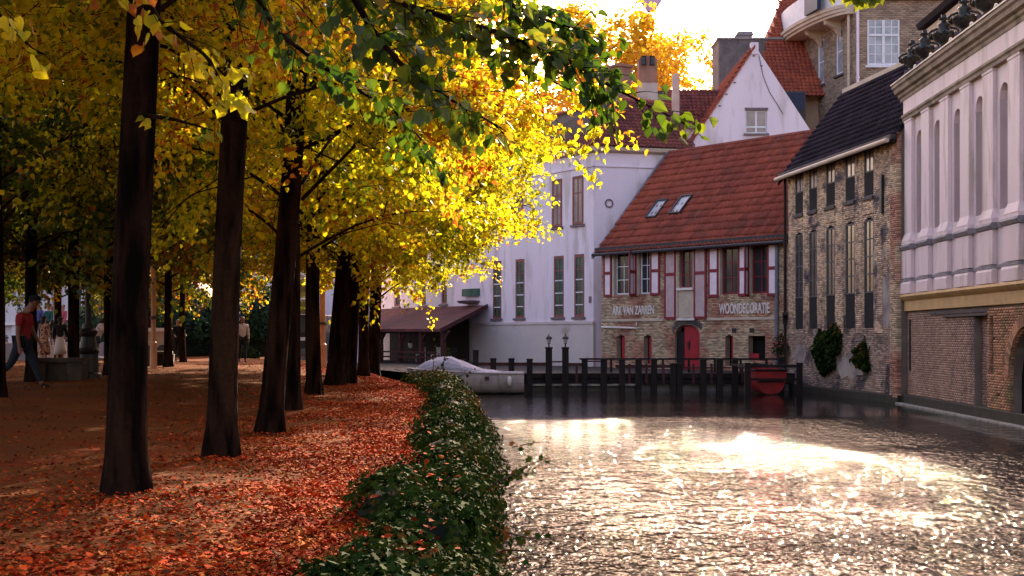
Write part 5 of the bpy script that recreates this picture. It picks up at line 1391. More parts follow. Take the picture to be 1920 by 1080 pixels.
shrub('broad dark shrub between two distant trunks left of the second tree', -16.2, 66, 1.35, 2.2, 1.8, 4200, 'shrub_green')
shrub('low dark shrub behind the market cart', -20.5, 66, 1.35, 1.6, 1.2, 2500, 'shrub_green')
shrub('small green plant at the foot of the rounded shrub', -11.5, 58, 1.25, .5, .35, 500, 'ivy', .12)

def street_lamp():
    # ornate black lamp post, base u 165, v 600..700
    x, y = (166-960)/2500*30.5, 30.5; z = ground_z(x, y)
    t = thing('street_lamp', 'ornate black iron lamp post with a broad fluted base among the left trees', 'street lamp', (x, y, z))
    b = MB(); b.lathe([(0, 0), (.30, 0), (.30, .10), (.24, .14), (.22, .55), (.26, .62), (.20, .70), (.15, .95), (.20, 1.02), (.21, 1.08), (.14, 1.14), (.12, 1.25), (0, 1.25)], n=16); b.build('base', 'metal_dark', t, smooth=False)
    b = MB(); b.lathe([(.075, 1.25), (.06, 2.2), (.075, 2.24), (.06, 2.3), (.045, 4.3), (.09, 4.36), (.05, 4.42)], n=12); b.build('post', 'metal_dark', t)
    b = MB(); b.tube([(-.45, 0, 4.2), (.45, 0, 4.2)], .025, 6); b.build('ladder_bar', 'metal_dark', t)
    b = MB(); b.lathe([(.10, 4.42), (.22, 4.95)], n=6); b.build('glass', 'lamp_glass', t)
    b = MB(); b.lathe([(.27, 4.95), (.12, 5.15), (.03, 5.25), (0, 5.35)], n=6); b.build('cap', 'metal_dark', t)
street_lamp()
def slim_pole(label, u, y, r, h):
    x = (u-960)/2500*y; z = ground_z(x, y)
    t = thing('slim_pole', label, 'pole', (x, y, z))
    b = MB(); b.lathe([(0, 0), (r*1.5, 0), (r*1.4, .8), (r, .85), (r*.9, h), (0, h)], n=12); b.build('shaft', 'pole_warm', t)
    b = MB(); b.lathe([(r*1.4, 1.5), (r*1.5, 1.55), (r*1.4, 1.6)], n=12); b.build('collar', 'stone_dark', t)
slim_pole('slim sunlit salmon pole just behind the right edge of the largest trunk', 288, 40, .075, 7.5)
slim_pole('slim warm tan pole between the fifth and sixth trunks of the canal row', 605, 47, .10, 6.0)

def stone_bench(label, u, y, rot, w_=1.6):
    x = (u-960)/2500*y; z = ground_z(x, y) - .02
    t = thing('stone_bench', label, 'bench', (x, y, z), rot)
    b = MB(); b.box(-w_/2, w_/2, -.3, .3, .40, .50); b.build('seat', 'bench_stone', t, bevel=.02)
    for s in (-1, 1):
        b = MB(); b.prism([(s*w_*.34-.14, 0), (s*w_*.34+.14, 0), (s*w_*.34+.18, .40), (s*w_*.34-.18, .40)], -.26, .26, 'y'); b.build('leg', 'bench_stone', t, bevel=.015)
    b = MB(); b.box(-w_*.25, w_*.25, -.12, .12, 0, .40); b.build('core_block', 'bench_stone', t)
stone_bench('mossy stone bench beside the man in the red shirt', 112, 29.0, R(4), 1.15)
stone_bench('dark bench right of the largest trunk in the distance', 302, 44, R(10), .75)
def cart():
    x, y = (295-960)/2500*56, 56; z = ground_z(x, y)
    t = thing('market_cart', 'small reddish cart with a white top glimpsed beside the largest trunk', 'cart', (x, y, z))
    b = MB(); b.box(-.5, .5, -.4, .4, .35, 1.15); b.build('body', 'brick_apartment', t)
    b = MB(); b.box(-.58, .58, -.48, .48, 1.15, 1.30); b.build('top', 'letter_white', t)
    for s in (-1, 1):
        b = MB(Matrix.Translation((s*.35, -.42, .3)) @ Matrix.Rotation(R(90), 4, 'X')); b.lathe([(0, -.03), (.28, -.03), (.3, 0), (.28, .03), (0, .03)], n=16); b.build('wheel', 'metal_dark', t)
cart()
def parked_scooter():
    x, y = (567-960)/2500*58, 58; z = 1.25
    t = thing('parked_van', 'dark van with a pale number strip glimpsed between the fourth and fifth trunks', 'van', (x, y, z))
    b = MB(); b.prism([(-1.0, .35), (1.0, .35), (1.0, 1.3), (.85, 2.1), (-.85, 2.1), (-1.0, 1.3)], 0, 4.2, 'y'); b.build('body', 'metal_dark', t, bevel=.06)
    b = MB(); b.prism([(-.88, 1.3), (.88, 1.3), (.76, 1.95), (-.76, 1.95)], -.02, 0.0, 'y'); b.build('rear_window', 'glass', t)
    b = MB(); b.box(-.35, .35, -.04, 0, .95, 1.1); b.build('number_strip', 'letter_white', t)
    b = MB(); b.box(-1.0, 1.0, -.12, 0, .3, .6); b.build('bumper', 'cloth_grey', t, bevel=.03)
    for sx in (-.85, .85):
        for yy in (.8, 3.3):
            b = MB(Matrix.Translation((sx, yy, .33)) @ Matrix.Rotation(R(90), 4, 'Y')); b.lathe([(0, -.1), (.3, -.1), (.33, 0), (.3, .1), (0, .1)], n=16); b.build('wheel', 'metal_dark', t)
    for s in (-1, 1):
        b = MB(); b.box(s*.9-.07, s*.9+.07, -.05, 0, .7, 1.0); b.build('tail_light', 'door_red', t)
parked_scooter()
def bollard(u, y, label):
    x = (u-960)/2500*y; t = thing('bollard', label, 'bollard', (x, y, 1.46))
    b = MB(); b.lathe([(0, 0), (.18, 0), (.16, .1), (.13, .8), (.16, .86), (.10, 1.0), (0, 1.02)], n=12); b.build('shaft', 'stone_grey', t)
    b = MB(); b.lathe([(.165, .84), (.175, .87), (.165, .90)], n=12); b.build('ring', 'stone_dark', t)
bollard(10, 62, 'grey bollard at the far left edge of the photo')
# ================================================================== PEOPLE
SKINS = []
def skin_obj(name, chains, m, parent, sub=2):
    """chains: list of [(x,y,z,r), ...]; a chain may start with an int index of an existing vertex to branch from"""
    V = []; E = []; RR = []; roots = []
    for ch in chains:
        prev = None
        for q in ch:
            if isinstance(q, int): prev = q; continue
            V.append(q[:3]); RR.append(q[3]); i = len(V)-1
            if prev is None: roots.append(i)
            else: E.append((prev, i))
            prev = i
    me = bpy.data.meshes.new(name); me.from_pydata(V, E, []); me.update()
    o = bpy.data.objects.new(name, me); COL.objects.link(o)
    md = o.modifiers.new('skin', 'SKIN'); md.use_smooth_shade = True
    if not me.skin_vertices: return o
    for i, r in enumerate(RR): me.skin_vertices[0].data[i].radius = (r, r) if not hasattr(r, '__len__') else r
    for i in range(len(V)): me.skin_vertices[0].data[i].use_root = i in roots
    s = o.modifiers.new('sub', 'SUBSURF'); s.levels = sub; s.render_levels = sub
    me.materials.append(MATS[m]); o.parent = parent
    SKINS.append(o)
    return o
def person(label, loc, rot, h=1.75, shirt='cloth_red', legs='cloth_navy', skin='skin_b', hair='hair_dark', stride=0.0, arms=(0.15, -0.15), elbow=(0.15, 0.15), lean=0.0,
           sleeves='short', longhair=False, skirt=None, group=None, head_down=0.0, cap=False, sit=False):
    t = thing('person', label, 'person', loc, rot, group)
    def P(x, y, z, r): return (x*h, y*h, z*h, r*h)
    ly = lambda z: -(z-.53)*math.sin(lean)
    hip = 0.530
    hy = -head_down*.06
    chains = [[P(0, 0, hip, .072), P(0, ly(.62), .62, .066), P(0, ly(.70), .70, .075), P(0, ly(.775), .775, .066), P(0, ly(.825), .825, .033), P(0, ly(.86)+hy, .865, .040), P(0, ly(.90)-.006+hy*1.6, .905, (.047)), P(0, ly(.94)+hy*2, .945, .050), P(0, ly(.975)+hy*2.1, .978, .030)]]
    top = 3
    pos = {}
    for k, s in enumerate((-1, 1)):
        a = arms[k]; e = elbow[k]
        sh = (s*.098, ly(.79), .79)
        el = (s*.125, sh[1]-math.sin(a)*.165, sh[2]-math.cos(a)*.165)
        b = a + e; wr = (s*.130, el[1]-math.sin(b)*.145, el[2]-math.cos(b)*.145)
        d = (0, -math.sin(b), -math.cos(b))
        pos[k] = (sh, el, wr, d)
        n0 = len([q for ch in chains for q in ch if not isinstance(q, int)])
        chains.append([top, P(*sh, .036), P(*el, .024), P(*wr, .017), P(wr[0], wr[1]+d[1]*.045, wr[2]+d[2]*.045, .020)])
        palm = (wr[0], wr[1]+d[1]*.035, wr[2]+d[2]*.035)
        for j, (off, ln) in enumerate(((-.014, .040), (-.005, .046), (.005, .043), (.014, .034))):
            p0 = (palm[0], palm[1]+off, palm[2])
            chains.append([P(*p0, .007), P(p0[0]-s*.003, p0[1]+d[1]*ln*.6, p0[2]+d[2]*ln*.6-.012, .0055), P(p0[0]-s*.010, p0[1]+d[1]*ln-.0, p0[2]+d[2]*ln-.018, .0045)])
        chains.append([P(palm[0], palm[1]-.012, palm[2]+.012, .007), P(palm[0]-s*.008, palm[1]-.028, palm[2]-.004, .006), P(palm[0]-s*.012, palm[1]-.032, palm[2]-.018, .005)])
    kn = {}
    for k, s in enumerate((-1, 1)):
        a = stride*(1 if k else -1)
        hp = (s*.048, 0, hip-.01)
        kb = max(0, -a)*0.9 + .06
        if sit: a = 1.45; kb = 1.45
        K = (s*.052, hp[1]-math.sin(a)*.245, hp[2]-math.cos(a)*.245)
        b = a - kb; A_ = (s*.052, K[1]-math.sin(b)*.235, K[2]-math.cos(b)*.235)
        kn[k] = (hp, K, A_)
        chains.append([0, P(*hp, .056), P(*K, .033), P(*A_, .022)])
    skin_obj('body', chains, skin, t)
    # drop the figure so the lower foot touches the ground
    low = min(kn[0][2][2], kn[1][2][2]) - .040
    t.location = (loc[0], loc[1], loc[2] - low*h)
    # face: nose, eyes, ears
    f = MB(); hz = .918; hy0 = ly(.92)-.006+hy*1.8
    f.prism([(hy0*h-.048*h, (hz-.012)*h), (hy0*h-.066*h, (hz-.010)*h), (hy0*h-.046*h, (hz+.014)*h)], -.006*h, .006*h, 'x')
    for s in (-1, 1):
        f.lathe([(0, -.012*h), (.010*h, 0), (0, .014*h)], (s*.050*h, (hy0+.004)*h, hz*h), 6)
    f.build('nose_and_ears', skin, t)
    f = MB()
    for s in (-1, 1): f.box((s*.018-.006)*h, (s*.018+.006)*h, (hy0-.051)*h, (hy0-.046)*h, (hz+.010)*h, (hz+.016)*h)
    f.box(-.012*h, .012*h, (hy0-.049)*h, (hy0-.045)*h, (hz-.026)*h, (hz-.022)*h); f.build('eyes_and_mouth', 'hair_dark', t)
    hc = [[P(0, ly(.9)+.018+hy*1.6, .915, .046), P(0, ly(.94)+.010+hy*2, .952, .056), P(0, ly(.97)+hy*2, .983, .036)]]
    if longhair: hc.append([0, P(0, ly(.85)+.035, .86, .042), P(0, ly(.8)+.045, .80, .034)])
    skin_obj('hair', hc, hair, t)
    if cap:
        c = MB(); c.lathe([(.060*h, .95*h), (.058*h, .985*h), (.03*h, 1.005*h), (0, 1.01*h)], (0, (ly(.96)+hy*2)*h, 0), 12); c.box(-.04*h, .04*h, (ly(.96)+hy*2-.11)*h, (ly(.96)+hy*2-.04)*h, .95*h, .957*h); c.build('cap', 'cloth_black', t)
    # shirt
    sc = [[P(0, 0, .50, .082), P(0, ly(.62), .62, .078), P(0, ly(.70), .70, .087), P(0, ly(.775), .78, .072), P(0, ly(.81), .812, .042)]]
    for k in (0, 1):
        sh, el, wr, d = pos[k]
        mid = tuple(sh[i]+(el[i]-sh[i])*(.75 if sleeves == 'short' else 1) for i in range(3))
        c = [3, P(*sh, .044), P(*mid, .037 if sleeves == 'short' else .032)]
        if sleeves == 'long': c.append(P(*[el[i]+(wr[i]-el[i])*.92 for i in range(3)], .024))
        sc.append(c)
    skin_obj('shirt', sc, shirt, t)
    if skirt:
        m_ = MB(); m_.lathe([(.078*h, .56*h), (.095*h, .46*h), (.115*h, .34*h), (.125*h, .20*h), (.118*h, .20*h)], n=16); m_.build('skirt', skirt, t, smooth=True)
    else:
        tc = [[P(0, 0, .535, .078)]]
        for k in (0, 1):
            hp, K, A_ = kn[k]
            tc.append([0, P(*hp, .064), P(*K, .042), P(*[K[i]+(A_[i]-K[i])*.93 for i in range(3)], .032)])
        skin_obj('trousers', tc, legs, t)
    for k in (0, 1):
        hp, K, A_ = kn[k]
        z = A_[2]
        skin_obj('shoe', [[P(A_[0], A_[1]+.018, z-.012, .026), P(A_[0], A_[1]-.03, z-.020, .024), P(A_[0]*1.05, A_[1]-.085, z-.024, .020)]], 'cloth_black', t)
        m_ = MB(); m_.box((A_[0]-.026)*h, (A_[0]+.026)*h, (A_[1]-.105)*h, (A_[1]+.042)*h, (z-.046)*h, (z-.036)*h); m_.build('sole', 'sole_white', t, bevel=.006)
    return t
def at(u, y): return ((u-960)/2500*y, y)
def gl(u, y):
    x, y = at(u, y); return (x, y, ground_z(x, y))
# walking man in a red shirt: seen from the side, heading right
person('man in red shirt and dark trousers walking past the left trees, head down', gl(43, 25), R(86), 1.80, 'cloth_red', 'cloth_navy', 'skin_a', stride=.42, arms=(-.12, .20), elbow=(.25, .35), lean=.08, head_down=.8, cap=True)
person('woman in a cream and red printed dress carrying a dark bag behind the stone bench', gl(83, 45), R(150), 1.68, 'cloth_print', 'cloth_print', 'skin_b', 'hair_dark', skirt='cloth_print', longhair=True, arms=(.1, .5), elbow=(.2, 1.2))
person('person in black top and pale skirt standing beside the woman in the printed dress', gl(113, 46), R(-160), 1.66, 'cloth_black', 'cloth_white', 'skin_b', 'hair_dark', skirt='cloth_white', longhair=True, sleeves='long', arms=(.2, .1), elbow=(.9, .5))
person('person in a white blouse with dark hair bending forward behind the lamp post', gl(181, 44), R(100), 1.70, 'cloth_white', 'cloth_denim', 'skin_b', 'hair_dark', lean=.35, head_down=.8, longhair=True, arms=(.5, .4), elbow=(.8, .9))
person('man in a pale shirt walking between the first two canal trunks', gl(455, 49), R(20), 1.72, 'cloth_white', 'cloth_navy', 'skin_a', 'hair_brown', stride=.14, sleeves='long', arms=(.05, -.1), elbow=(.1, .2))
person('person in black clothes standing between two distant trunks', gl(334, 52), R(30), 1.66, 'cloth_black', 'cloth_black', 'skin_b', 'hair_dark', sleeves='long', arms=(.3, .3), elbow=(1.0, 1.1))
for (u, y, r_, s, l, lab) in ((72, 58, 10, 'cloth_blue', 'cloth_navy', 'person in a blue top at the left of the distant group'), (92, 60, -20, 'cloth_teal', 'cloth_black', 'person in a teal jacket in the distant group'),
                   (99, 62, 15, 'cloth_white', 'cloth_navy', 'person in a white top standing behind the teal jacket'), (119, 60, -30, 'cloth_pink', 'cloth_grey', 'person in a bright pink top in the distant group')):
    x, y = at(u, y); person(lab, (x, y, 2.1), R(r_), 1.74, s, l, 'skin_b', 'hair_brown', sleeves='long', arms=(.1, .2), elbow=(.3, .4))
b = MB(); b.box(-24.5, -19.5, 55.2, 66, 1.3, 2.1); b.box(-24.5, -19.5, 54.9, 55.2, 1.3, 1.75)
struct(b.build('terrace', 'paving'))
def bake_skins():
    bpy.context.view_layer.update()
    dg = bpy.context.evaluated_depsgraph_get()
    res = []
    for o in SKINS:
        res.append(bpy.data.meshes.new_from_object(o.evaluated_get(dg)))
    for o, me in zip(SKINS, res):
        o.modifiers.clear(); o.data = me
bake_skins()
# ================================================================== TREES
G0, G1, G2 = (0.030, 0.050, 0.008), (0.075, 0.095, 0.012), (0.16, 0.15, 0.014)
leaf_mat('leaf_gold', [(0.0, (0.06, 0.10, 0.009)), (0.25, (0.17, 0.21, 0.012)), (0.5, (0.38, 0.38, 0.014)), (0.82, (0.56, 0.46, 0.016)), (0.97, (0.50, 0.20, 0.02)), (1.0, (0.34, 0.12, 0.02))],
         trans=0.55, scale=0.5, tcols=[(0.0, (0.14, 0.22, 0.008)), (0.25, (0.46, 0.48, 0.012)), (0.5, (0.88, 0.78, 0.016)), (0.82, (0.97, 0.74, 0.020)), (0.97, (0.85, 0.36, 0.02)), (1.0, (0.5, 0.14, 0.02))])
leaf_mat('leaf_green', [(0.0, (0.020, 0.045, 0.008)), (0.4, (0.055, 0.090, 0.010)), (0.68, (0.12, 0.14, 0.012)), (0.88, (0.28, 0.23, 0.014)), (1.0, (0.34, 0.11, 0.02))],
         trans=0.5, scale=0.6, tcols=[(0.0, (0.03, 0.08, 0.006)), (0.4, (0.09, 0.15, 0.008)), (0.68, (0.25, 0.26, 0.012)), (0.88, (0.66, 0.45, 0.016)), (1.0, (0.7, 0.25, 0.02))])
leaf_mat('leaf_amber', [(0.0, (0.30, 0.20, 0.012)), (0.5, (0.46, 0.27, 0.015)), (1.0, (0.55, 0.24, 0.02))], trans=0.5, scale=0.12,
         tcols=[(0.0, (0.55, 0.45, 0.012)), (0.5, (0.75, 0.50, 0.018)), (1.0, (0.80, 0.38, 0.03))])

def crown(seed, n_limbs, reach, zc, zr, z_lo, trunk_top, twigs, subs, per_sub, size, kind, lm, spread=0.22, sides=4):
    """skeleton and leaves in local coordinates (trunk foot at 0,0,0); returns (leaf mesh data, limb MB)"""
    rr = random.Random(seed); rg = np.random.default_rng(seed)
    mb = MB(); pts = []; dirs = []
    for i in range(n_limbs):
        f = i/(n_limbs-1)
        z0 = z_lo + (trunk_top-z_lo)*f**1.1
        a = i*2.399 + rr.uniform(-.4, .4)
        # endpoint on the crown surface
        el = -0.55 + 1.75*f + rr.uniform(-.15, .15)
        rad = reach*math.cos(min(1.45, max(-.75, el)))*rr.uniform(.85, 1.05); zt = zc + zr*math.sin(min(1.4, el))
        p0 = Vector((0, 0, z0)); p3 = Vector((rad*math.cos(a), rad*math.sin(a), zt))
        d = p3 - p0
        L_ = []
        nseg = 6
        bend = Vector((rr.uniform(-.3, .3), rr.uniform(-.3, .3), 0))
        for k in range(nseg+1):
            t = k/nseg; p = p0 + d*t + Vector((0, 0, 1))*(math.sin(t*math.pi)*.10*d.length) + bend*math.sin(t*math.pi)
            L_.append(p)
        r0 = 0.017 + .013*(1-f)
        mb.tube(L_, [r0*(1-.85*k/nseg) for k in range(nseg+1)], sides+1, caps=False)
        for j in range(twigs):
            t = 0.22 + 0.78*(j+rr.random()*.8)/twigs; t = min(t, 1.0)
            k = min(nseg-1, int(t*nseg)); g_ = t*nseg-k; q0 = L_[k].lerp(L_[k+1], g_)
            ang = rr.uniform(0, 2*math.pi); out = d.normalized()
            side = out.cross(Vector((0, 0, 1))).normalized()*math.cos(ang) + Vector((0, 0, 1))*math.sin(ang)*.55
            tl = (0.55 + 0.9*rr.random())*(1.15-.45*t)*reach/3.6
            td = (out*.55 + side).normalized()
            q1 = q0 + td*tl*.55 + Vector((0, 0, .04)); q2 = q0 + td*tl + Vector((0, 0, -.16*tl))
            mb.tube([q0, q1, q2], [.014, .009, .004], 3, caps=False)
            for s in range(subs):
                u = (s+rr.random())/subs; b0 = q0.lerp(q2, .15+.85*u)
                sd = (td*.5 + Vector((rr.gauss(0, .7), rr.gauss(0, .7), rr.gauss(-.12, .45)))).normalized()
                sl = rr.uniform(.25, .6)*reach/3.8
                b1 = b0 + sd*sl + Vector((0, 0, -.10*sl))
                mb.tube([b0, b1], [.005, .002], 3, caps=False)
                pts.append((b0, b1, sd))
    B0 = np.array([list(p[0]) for p in pts]); B1 = np.array([list(p[1]) for p in pts]); SD = np.array([list(p[2]) for p in pts])
    m_ = len(B0); n = m_*per_sub; k = np.repeat(np.arange(m_), per_sub); f = rg.random(n)[:, None]
    P = B0[k]*(1-f) + B1[k]*f + rg.normal(0, spread*.35, (n, 3))
    yd = SD[k]*.6 + rg.normal(0, .6, (n, 3)); yd[:, 2] -= .55
    nr = rg.normal(0, .55, (n, 3)); nr[:, 2] += 1.0
    # leaves of one spray roughly share a plane
    tw = rg.normal(0, .5, (m_, 3)); nr += tw[k]
    sz = size*(.65+.6*rg.random(n))
    V, c, I = leaves_arrays(P, yd, nr, sz, kind)
    me = bpy.data.meshes.new('leaves')
    me.vertices.add(len(V)); me.vertices.foreach_set('co', V.astype(np.float32).ravel())
    tot = np.array(c, np.int32); st = np.concatenate([[0], np.cumsum(tot)[:-1]]).astype(np.int32)
    me.loops.add(len(I)); me.loops.foreach_set('vertex_index', I.astype(np.int32)); me.polygons.add(len(c)); me.polygons.foreach_set('loop_start', st); me.polygons.foreach_set('loop_total', tot)
    me.materials.append(MATS[lm]); me.update(calc_edges=True)
    bm = bpy.data.meshes.new('branches'); bm.from_pydata(mb.v, [], mb.f); bm.materials.append(MATS['bark']); bm.update()
    return me, bm

leaf_mat('leaf_dark', [(0.0, (0.016, 0.036, 0.007)), (0.5, (0.035, 0.065, 0.009)), (0.85, (0.09, 0.11, 0.012)), (0.97, (0.30, 0.16, 0.014)), (1.0, (0.34, 0.13, 0.02))],
         trans=0.42, scale=0.9, tcols=[(0.0, (0.03, 0.08, 0.006)), (0.5, (0.08, 0.15, 0.008)), (0.85, (0.25, 0.30, 0.012)), (0.97, (0.75, 0.42, 0.016)), (1.0, (0.7, 0.25, 0.02))])
leaf_mat('leaf_mix', [(0.0, (0.020, 0.042, 0.007)), (0.18, (0.06, 0.08, 0.009)), (0.36, (0.26, 0.26, 0.013)), (0.62, (0.50, 0.42, 0.015)), (0.93, (0.56, 0.28, 0.016)), (1.0, (0.40, 0.13, 0.02))],
         trans=0.52, scale=0.7, tcols=[(0.0, (0.04, 0.10, 0.006)), (0.18, (0.18, 0.24, 0.008)), (0.36, (0.55, 0.50, 0.012)), (0.62, (0.90, 0.70, 0.016)), (0.93, (0.92, 0.52, 0.02)), (1.0, (0.7, 0.22, 0.02))])
CR = {}
CR['near'] = crown(1, 24, 4.5, 5.4, 3.8, 2.6, 8.6, 12, 7, 20, 0.076, 'heart', 'leaf_gold')
CR['near2'] = crown(2, 24, 4.6, 5.5, 4.0, 2.6, 8.8, 12, 7, 20, 0.076, 'heart', 'leaf_gold')
OVER = {'nearg': ('near', 'leaf_green'), 'nearm': ('near', 'leaf_mix')}     # same crown mesh, other leaf tones
CR['mid'] = crown(3, 24, 4.7, 5.6, 4.2, 2.5, 9.0, 12, 7, 19, 0.100, 'hex', 'leaf_gold')
CR['midg'] = crown(4, 24, 4.7, 5.2, 4.2, 2.3, 9.0, 12, 7, 19, 0.100, 'hex', 'leaf_green')
CR['far'] = crown(5, 22, 5.2, 8.0, 4.6, 3.0, 10.5, 10, 6, 9, 0.24, 'quad', 'leaf_amber', spread=.5)

def trunk(t, seed, r0, H, lean=(0, 0), ground=0.0, roots=True, bow=0.0, segs=26, sides=40):
    """bark-ridged tapered trunk with root flare; local foot at 0,0,0"""
    rr = random.Random(seed); ph = [rr.uniform(0, 6.28) for _ in range(6)]
    V = []; F = []
    for k in range(segs+1):
        f = k/segs; z = -0.15 + (H+.15)*f**1.15
        zz = max(0, z)
        r = r0*(0.80*(1-.30*zz/H) + .26*math.exp(-zz/.16) + .08*math.exp(-zz/.7))
        cx = lean[0]*zz + bow*math.sin(zz*1.1+ph[0])*.12; cy = lean[1]*zz + .05*math.sin(zz*.8+ph[1])
        for j in range(sides):
            a = 2*math.pi*j/sides
            fl = 1 + .14*math.exp(-zz/.22)*math.sin(5*a+ph[2]) + .035*math.sin(7*a+ph[3]+.3*zz) + .03*math.sin(3*a+ph[4]+zz*1.3) + .022*math.sin(13*a+ph[5]+.5*math.sin(zz*2)) + .016*math.sin(19*a+ph[1]-.6*math.sin(zz*1.4)) + .018*rr.uniform(-1, 1)
            V.append((cx+r*fl*math.cos(a), cy+r*fl*math.sin(a), z))
    for k in range(segs):
        for j in range(sides): F.append((k*sides+j, k*sides+(j+1) % sides, (k+1)*sides+(j+1) % sides, (k+1)*sides+j))
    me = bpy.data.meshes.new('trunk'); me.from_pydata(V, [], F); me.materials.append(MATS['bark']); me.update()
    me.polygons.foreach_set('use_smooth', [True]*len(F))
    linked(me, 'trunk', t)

def tree(label, u, y, r0, cr, rot, H=9.0, lean=(0, 0), bow=0.0, scale=1.0, seed=1, x=None, group='lime trees along the canal walk', cz=0.0, name='lime_tree', crown_scale=None):
    X = (u-960)/2500*y if x is None else x
    Z = ground_z(X, y)
    t = thing(name, label, 'tree', (X, y, Z), 0, group)
    trunk(t, seed, r0, H, lean, bow=bow)
    off = (lean[0]*5.5, lean[1]*5.5, cz)
    over = None
    if cr in OVER: cr, over = OVER[cr]
    lm, bm = CR[cr]
    s = (crown_scale if crown_scale else scale)
    linked(bm, 'branches', t, off, (0, 0, rot), s)
    o = linked(lm, 'leaves', t, off, (0, 0, rot), s); o['kind'] = 'stuff'
    if over: o.material_slots[0].link = 'OBJECT'; o.material_slots[0].material = MATS[over]
    return t
A = [
 ('nearest large lime trunk, dark and broad, at the left of the canal row', 235, 10.6, .185, 'nearm', 0.3, (.034, 0), 0.15),
 ('second lime tree of the canal row, its trunk right of the broadest one', 410, 13.7, .18, 'near2', 1.7, (.050, 0), .15),
 ('third lime tree of the canal row with a trunk leaning slightly right', 508, 17.4, .185, 'near', 2.9, (.075, 0), .15),
 ('fourth lime tree of the canal row, a thin trunk right behind the third', 550, 22.3, .15, 'mid', 0.9, (.0, 0), .1),
 ('fifth lime tree of the canal row, straight dark trunk before the tan pole', 588, 27.9, .19, 'near2', 4.0, (.0, 0), .1),
 ('sixth lime tree of the canal row, trunk leaning clearly to the right', 625, 32.9, .26, 'mid', 2.2, (.10, 0), .1),
 ('seventh lime tree of the canal row, trunk touching the leaning one', 655, 34.2, .20, 'mid', 5.0, (.05, 0), .1),
 ('eighth lime tree of the canal row, narrow trunk near the boathouse roof', 681, 40.7, .19, 'mid', 3.3, (.02, 0), .1),
 ('ninth and farthest lime tree of the canal row beside the boathouse roof', 700, 43.6, .24, 'mid', 1.1, (.03, 0), .1),
]
for k, (lab, u, y, r0, cr, rot, lean, bow) in enumerate(A):
    tree(lab, u, y, r0, cr, rot, 9.0, lean, bow, seed=40+k, crown_scale={0: .76, 1: .80, 2: .95, 4: 1.06}.get(k), cz={0: 1.8, 1: 1.1, 2: .4}.get(k, 0.0))
Bt = [
 ('left edge tree trunk cut off by the border of the photo', -8, 22, .17, 'midg', .4),
 ('tree behind the man in the red shirt at far left', 60, 28.5, .15, 'midg', 1.9),
 ('tree immediately left of the black lamp post', 139, 30.0, .155, 'midg', 3.1),
 ('tree close behind the broadest trunk on its left side', 207, 33, .17, 'midg', 4.6),
 ('slim distant tree right of the broadest trunk', 316, 42, .15, 'midg', .9),
 ('slimmest distant tree left of the second canal trunk', 343, 50, .13, 'midg', 2.2),
]
for k, (lab, u, y, r0, cr, rot) in enumerate(Bt):
    tree(lab, u, y, r0, cr, rot, 9.0, (0, 0), .1, seed=70+k, group='lime trees of the inner row')
# trees whose trunks stand out of the frame but whose crowns hang into it or shade the walk
C = [('lime tree just outside the left edge whose boughs cross the top of the photo', -3.5, 6.4, 'nearg', 5.1, 'leaf_green'),
     ('inner row lime tree nearest the camera with only its boughs in view', -7.6, 9.0, 'midg', 2.5, None), ('inner row lime tree at the left edge with orange boughs', -8.2, 15.5, 'mid', 3.9, None)]
for k, (lab, x, y, cr, rot, m_) in enumerate(C):
    t = tree(lab, 0, y, .18, cr, rot, 9.0, seed=90+k, x=x, crown_scale=(.66, 1, 1)[k], cz=(1.6, 1.8, 1.0)[k], group='lime trees of the inner row' if k else 'lime trees along the canal walk')
for k, (x, y) in enumerate(((-16.5, 36), (-16, 47), (-15.5, 57), (-22, 44), (-24, 60), (-15, 26))):
    tree(['yellow green tree behind the inner row opposite the lamp post', 'yellow green tree behind the inner row near the distant bench', 'tree in front of the broad dark shrub in the distance', 'tree beyond the walk at far left with orange leaves', 'far tree before the pinkish stone hall', 'tree beyond the man in the red shirt'][k],
         0, y, .16, 'mid' if k in (0, 3) else 'midg', 1.3*k, 9.0, seed=110+k, x=x, group='trees behind the inner row')

# two big amber trees beyond the roofs
def amber(label, x, y, s, rot, zb):
    t = thing('plane_tree', label, 'tree', (x, y, 0), 0, 'amber trees beyond the roofs')
    trunk(t, 5, .6, zb+6*s, segs=14, sides=12)
    linked(CR['far'][1], 'branches', t, (0, 0, zb-3*s), (0, 0, rot), s)
    o = linked(CR['far'][0], 'leaves', t, (0, 0, zb-3*s), (0, 0, rot), s); o['kind'] = 'stuff'
amber('large amber tree beyond the roofs left of the zinc tower', 12.3, 118, 1.8, .3, 11.5)
amber('amber tree beyond the white house roof behind the leafy branch tip', 7.6, 112, 1.6, 2.3, 14.5)

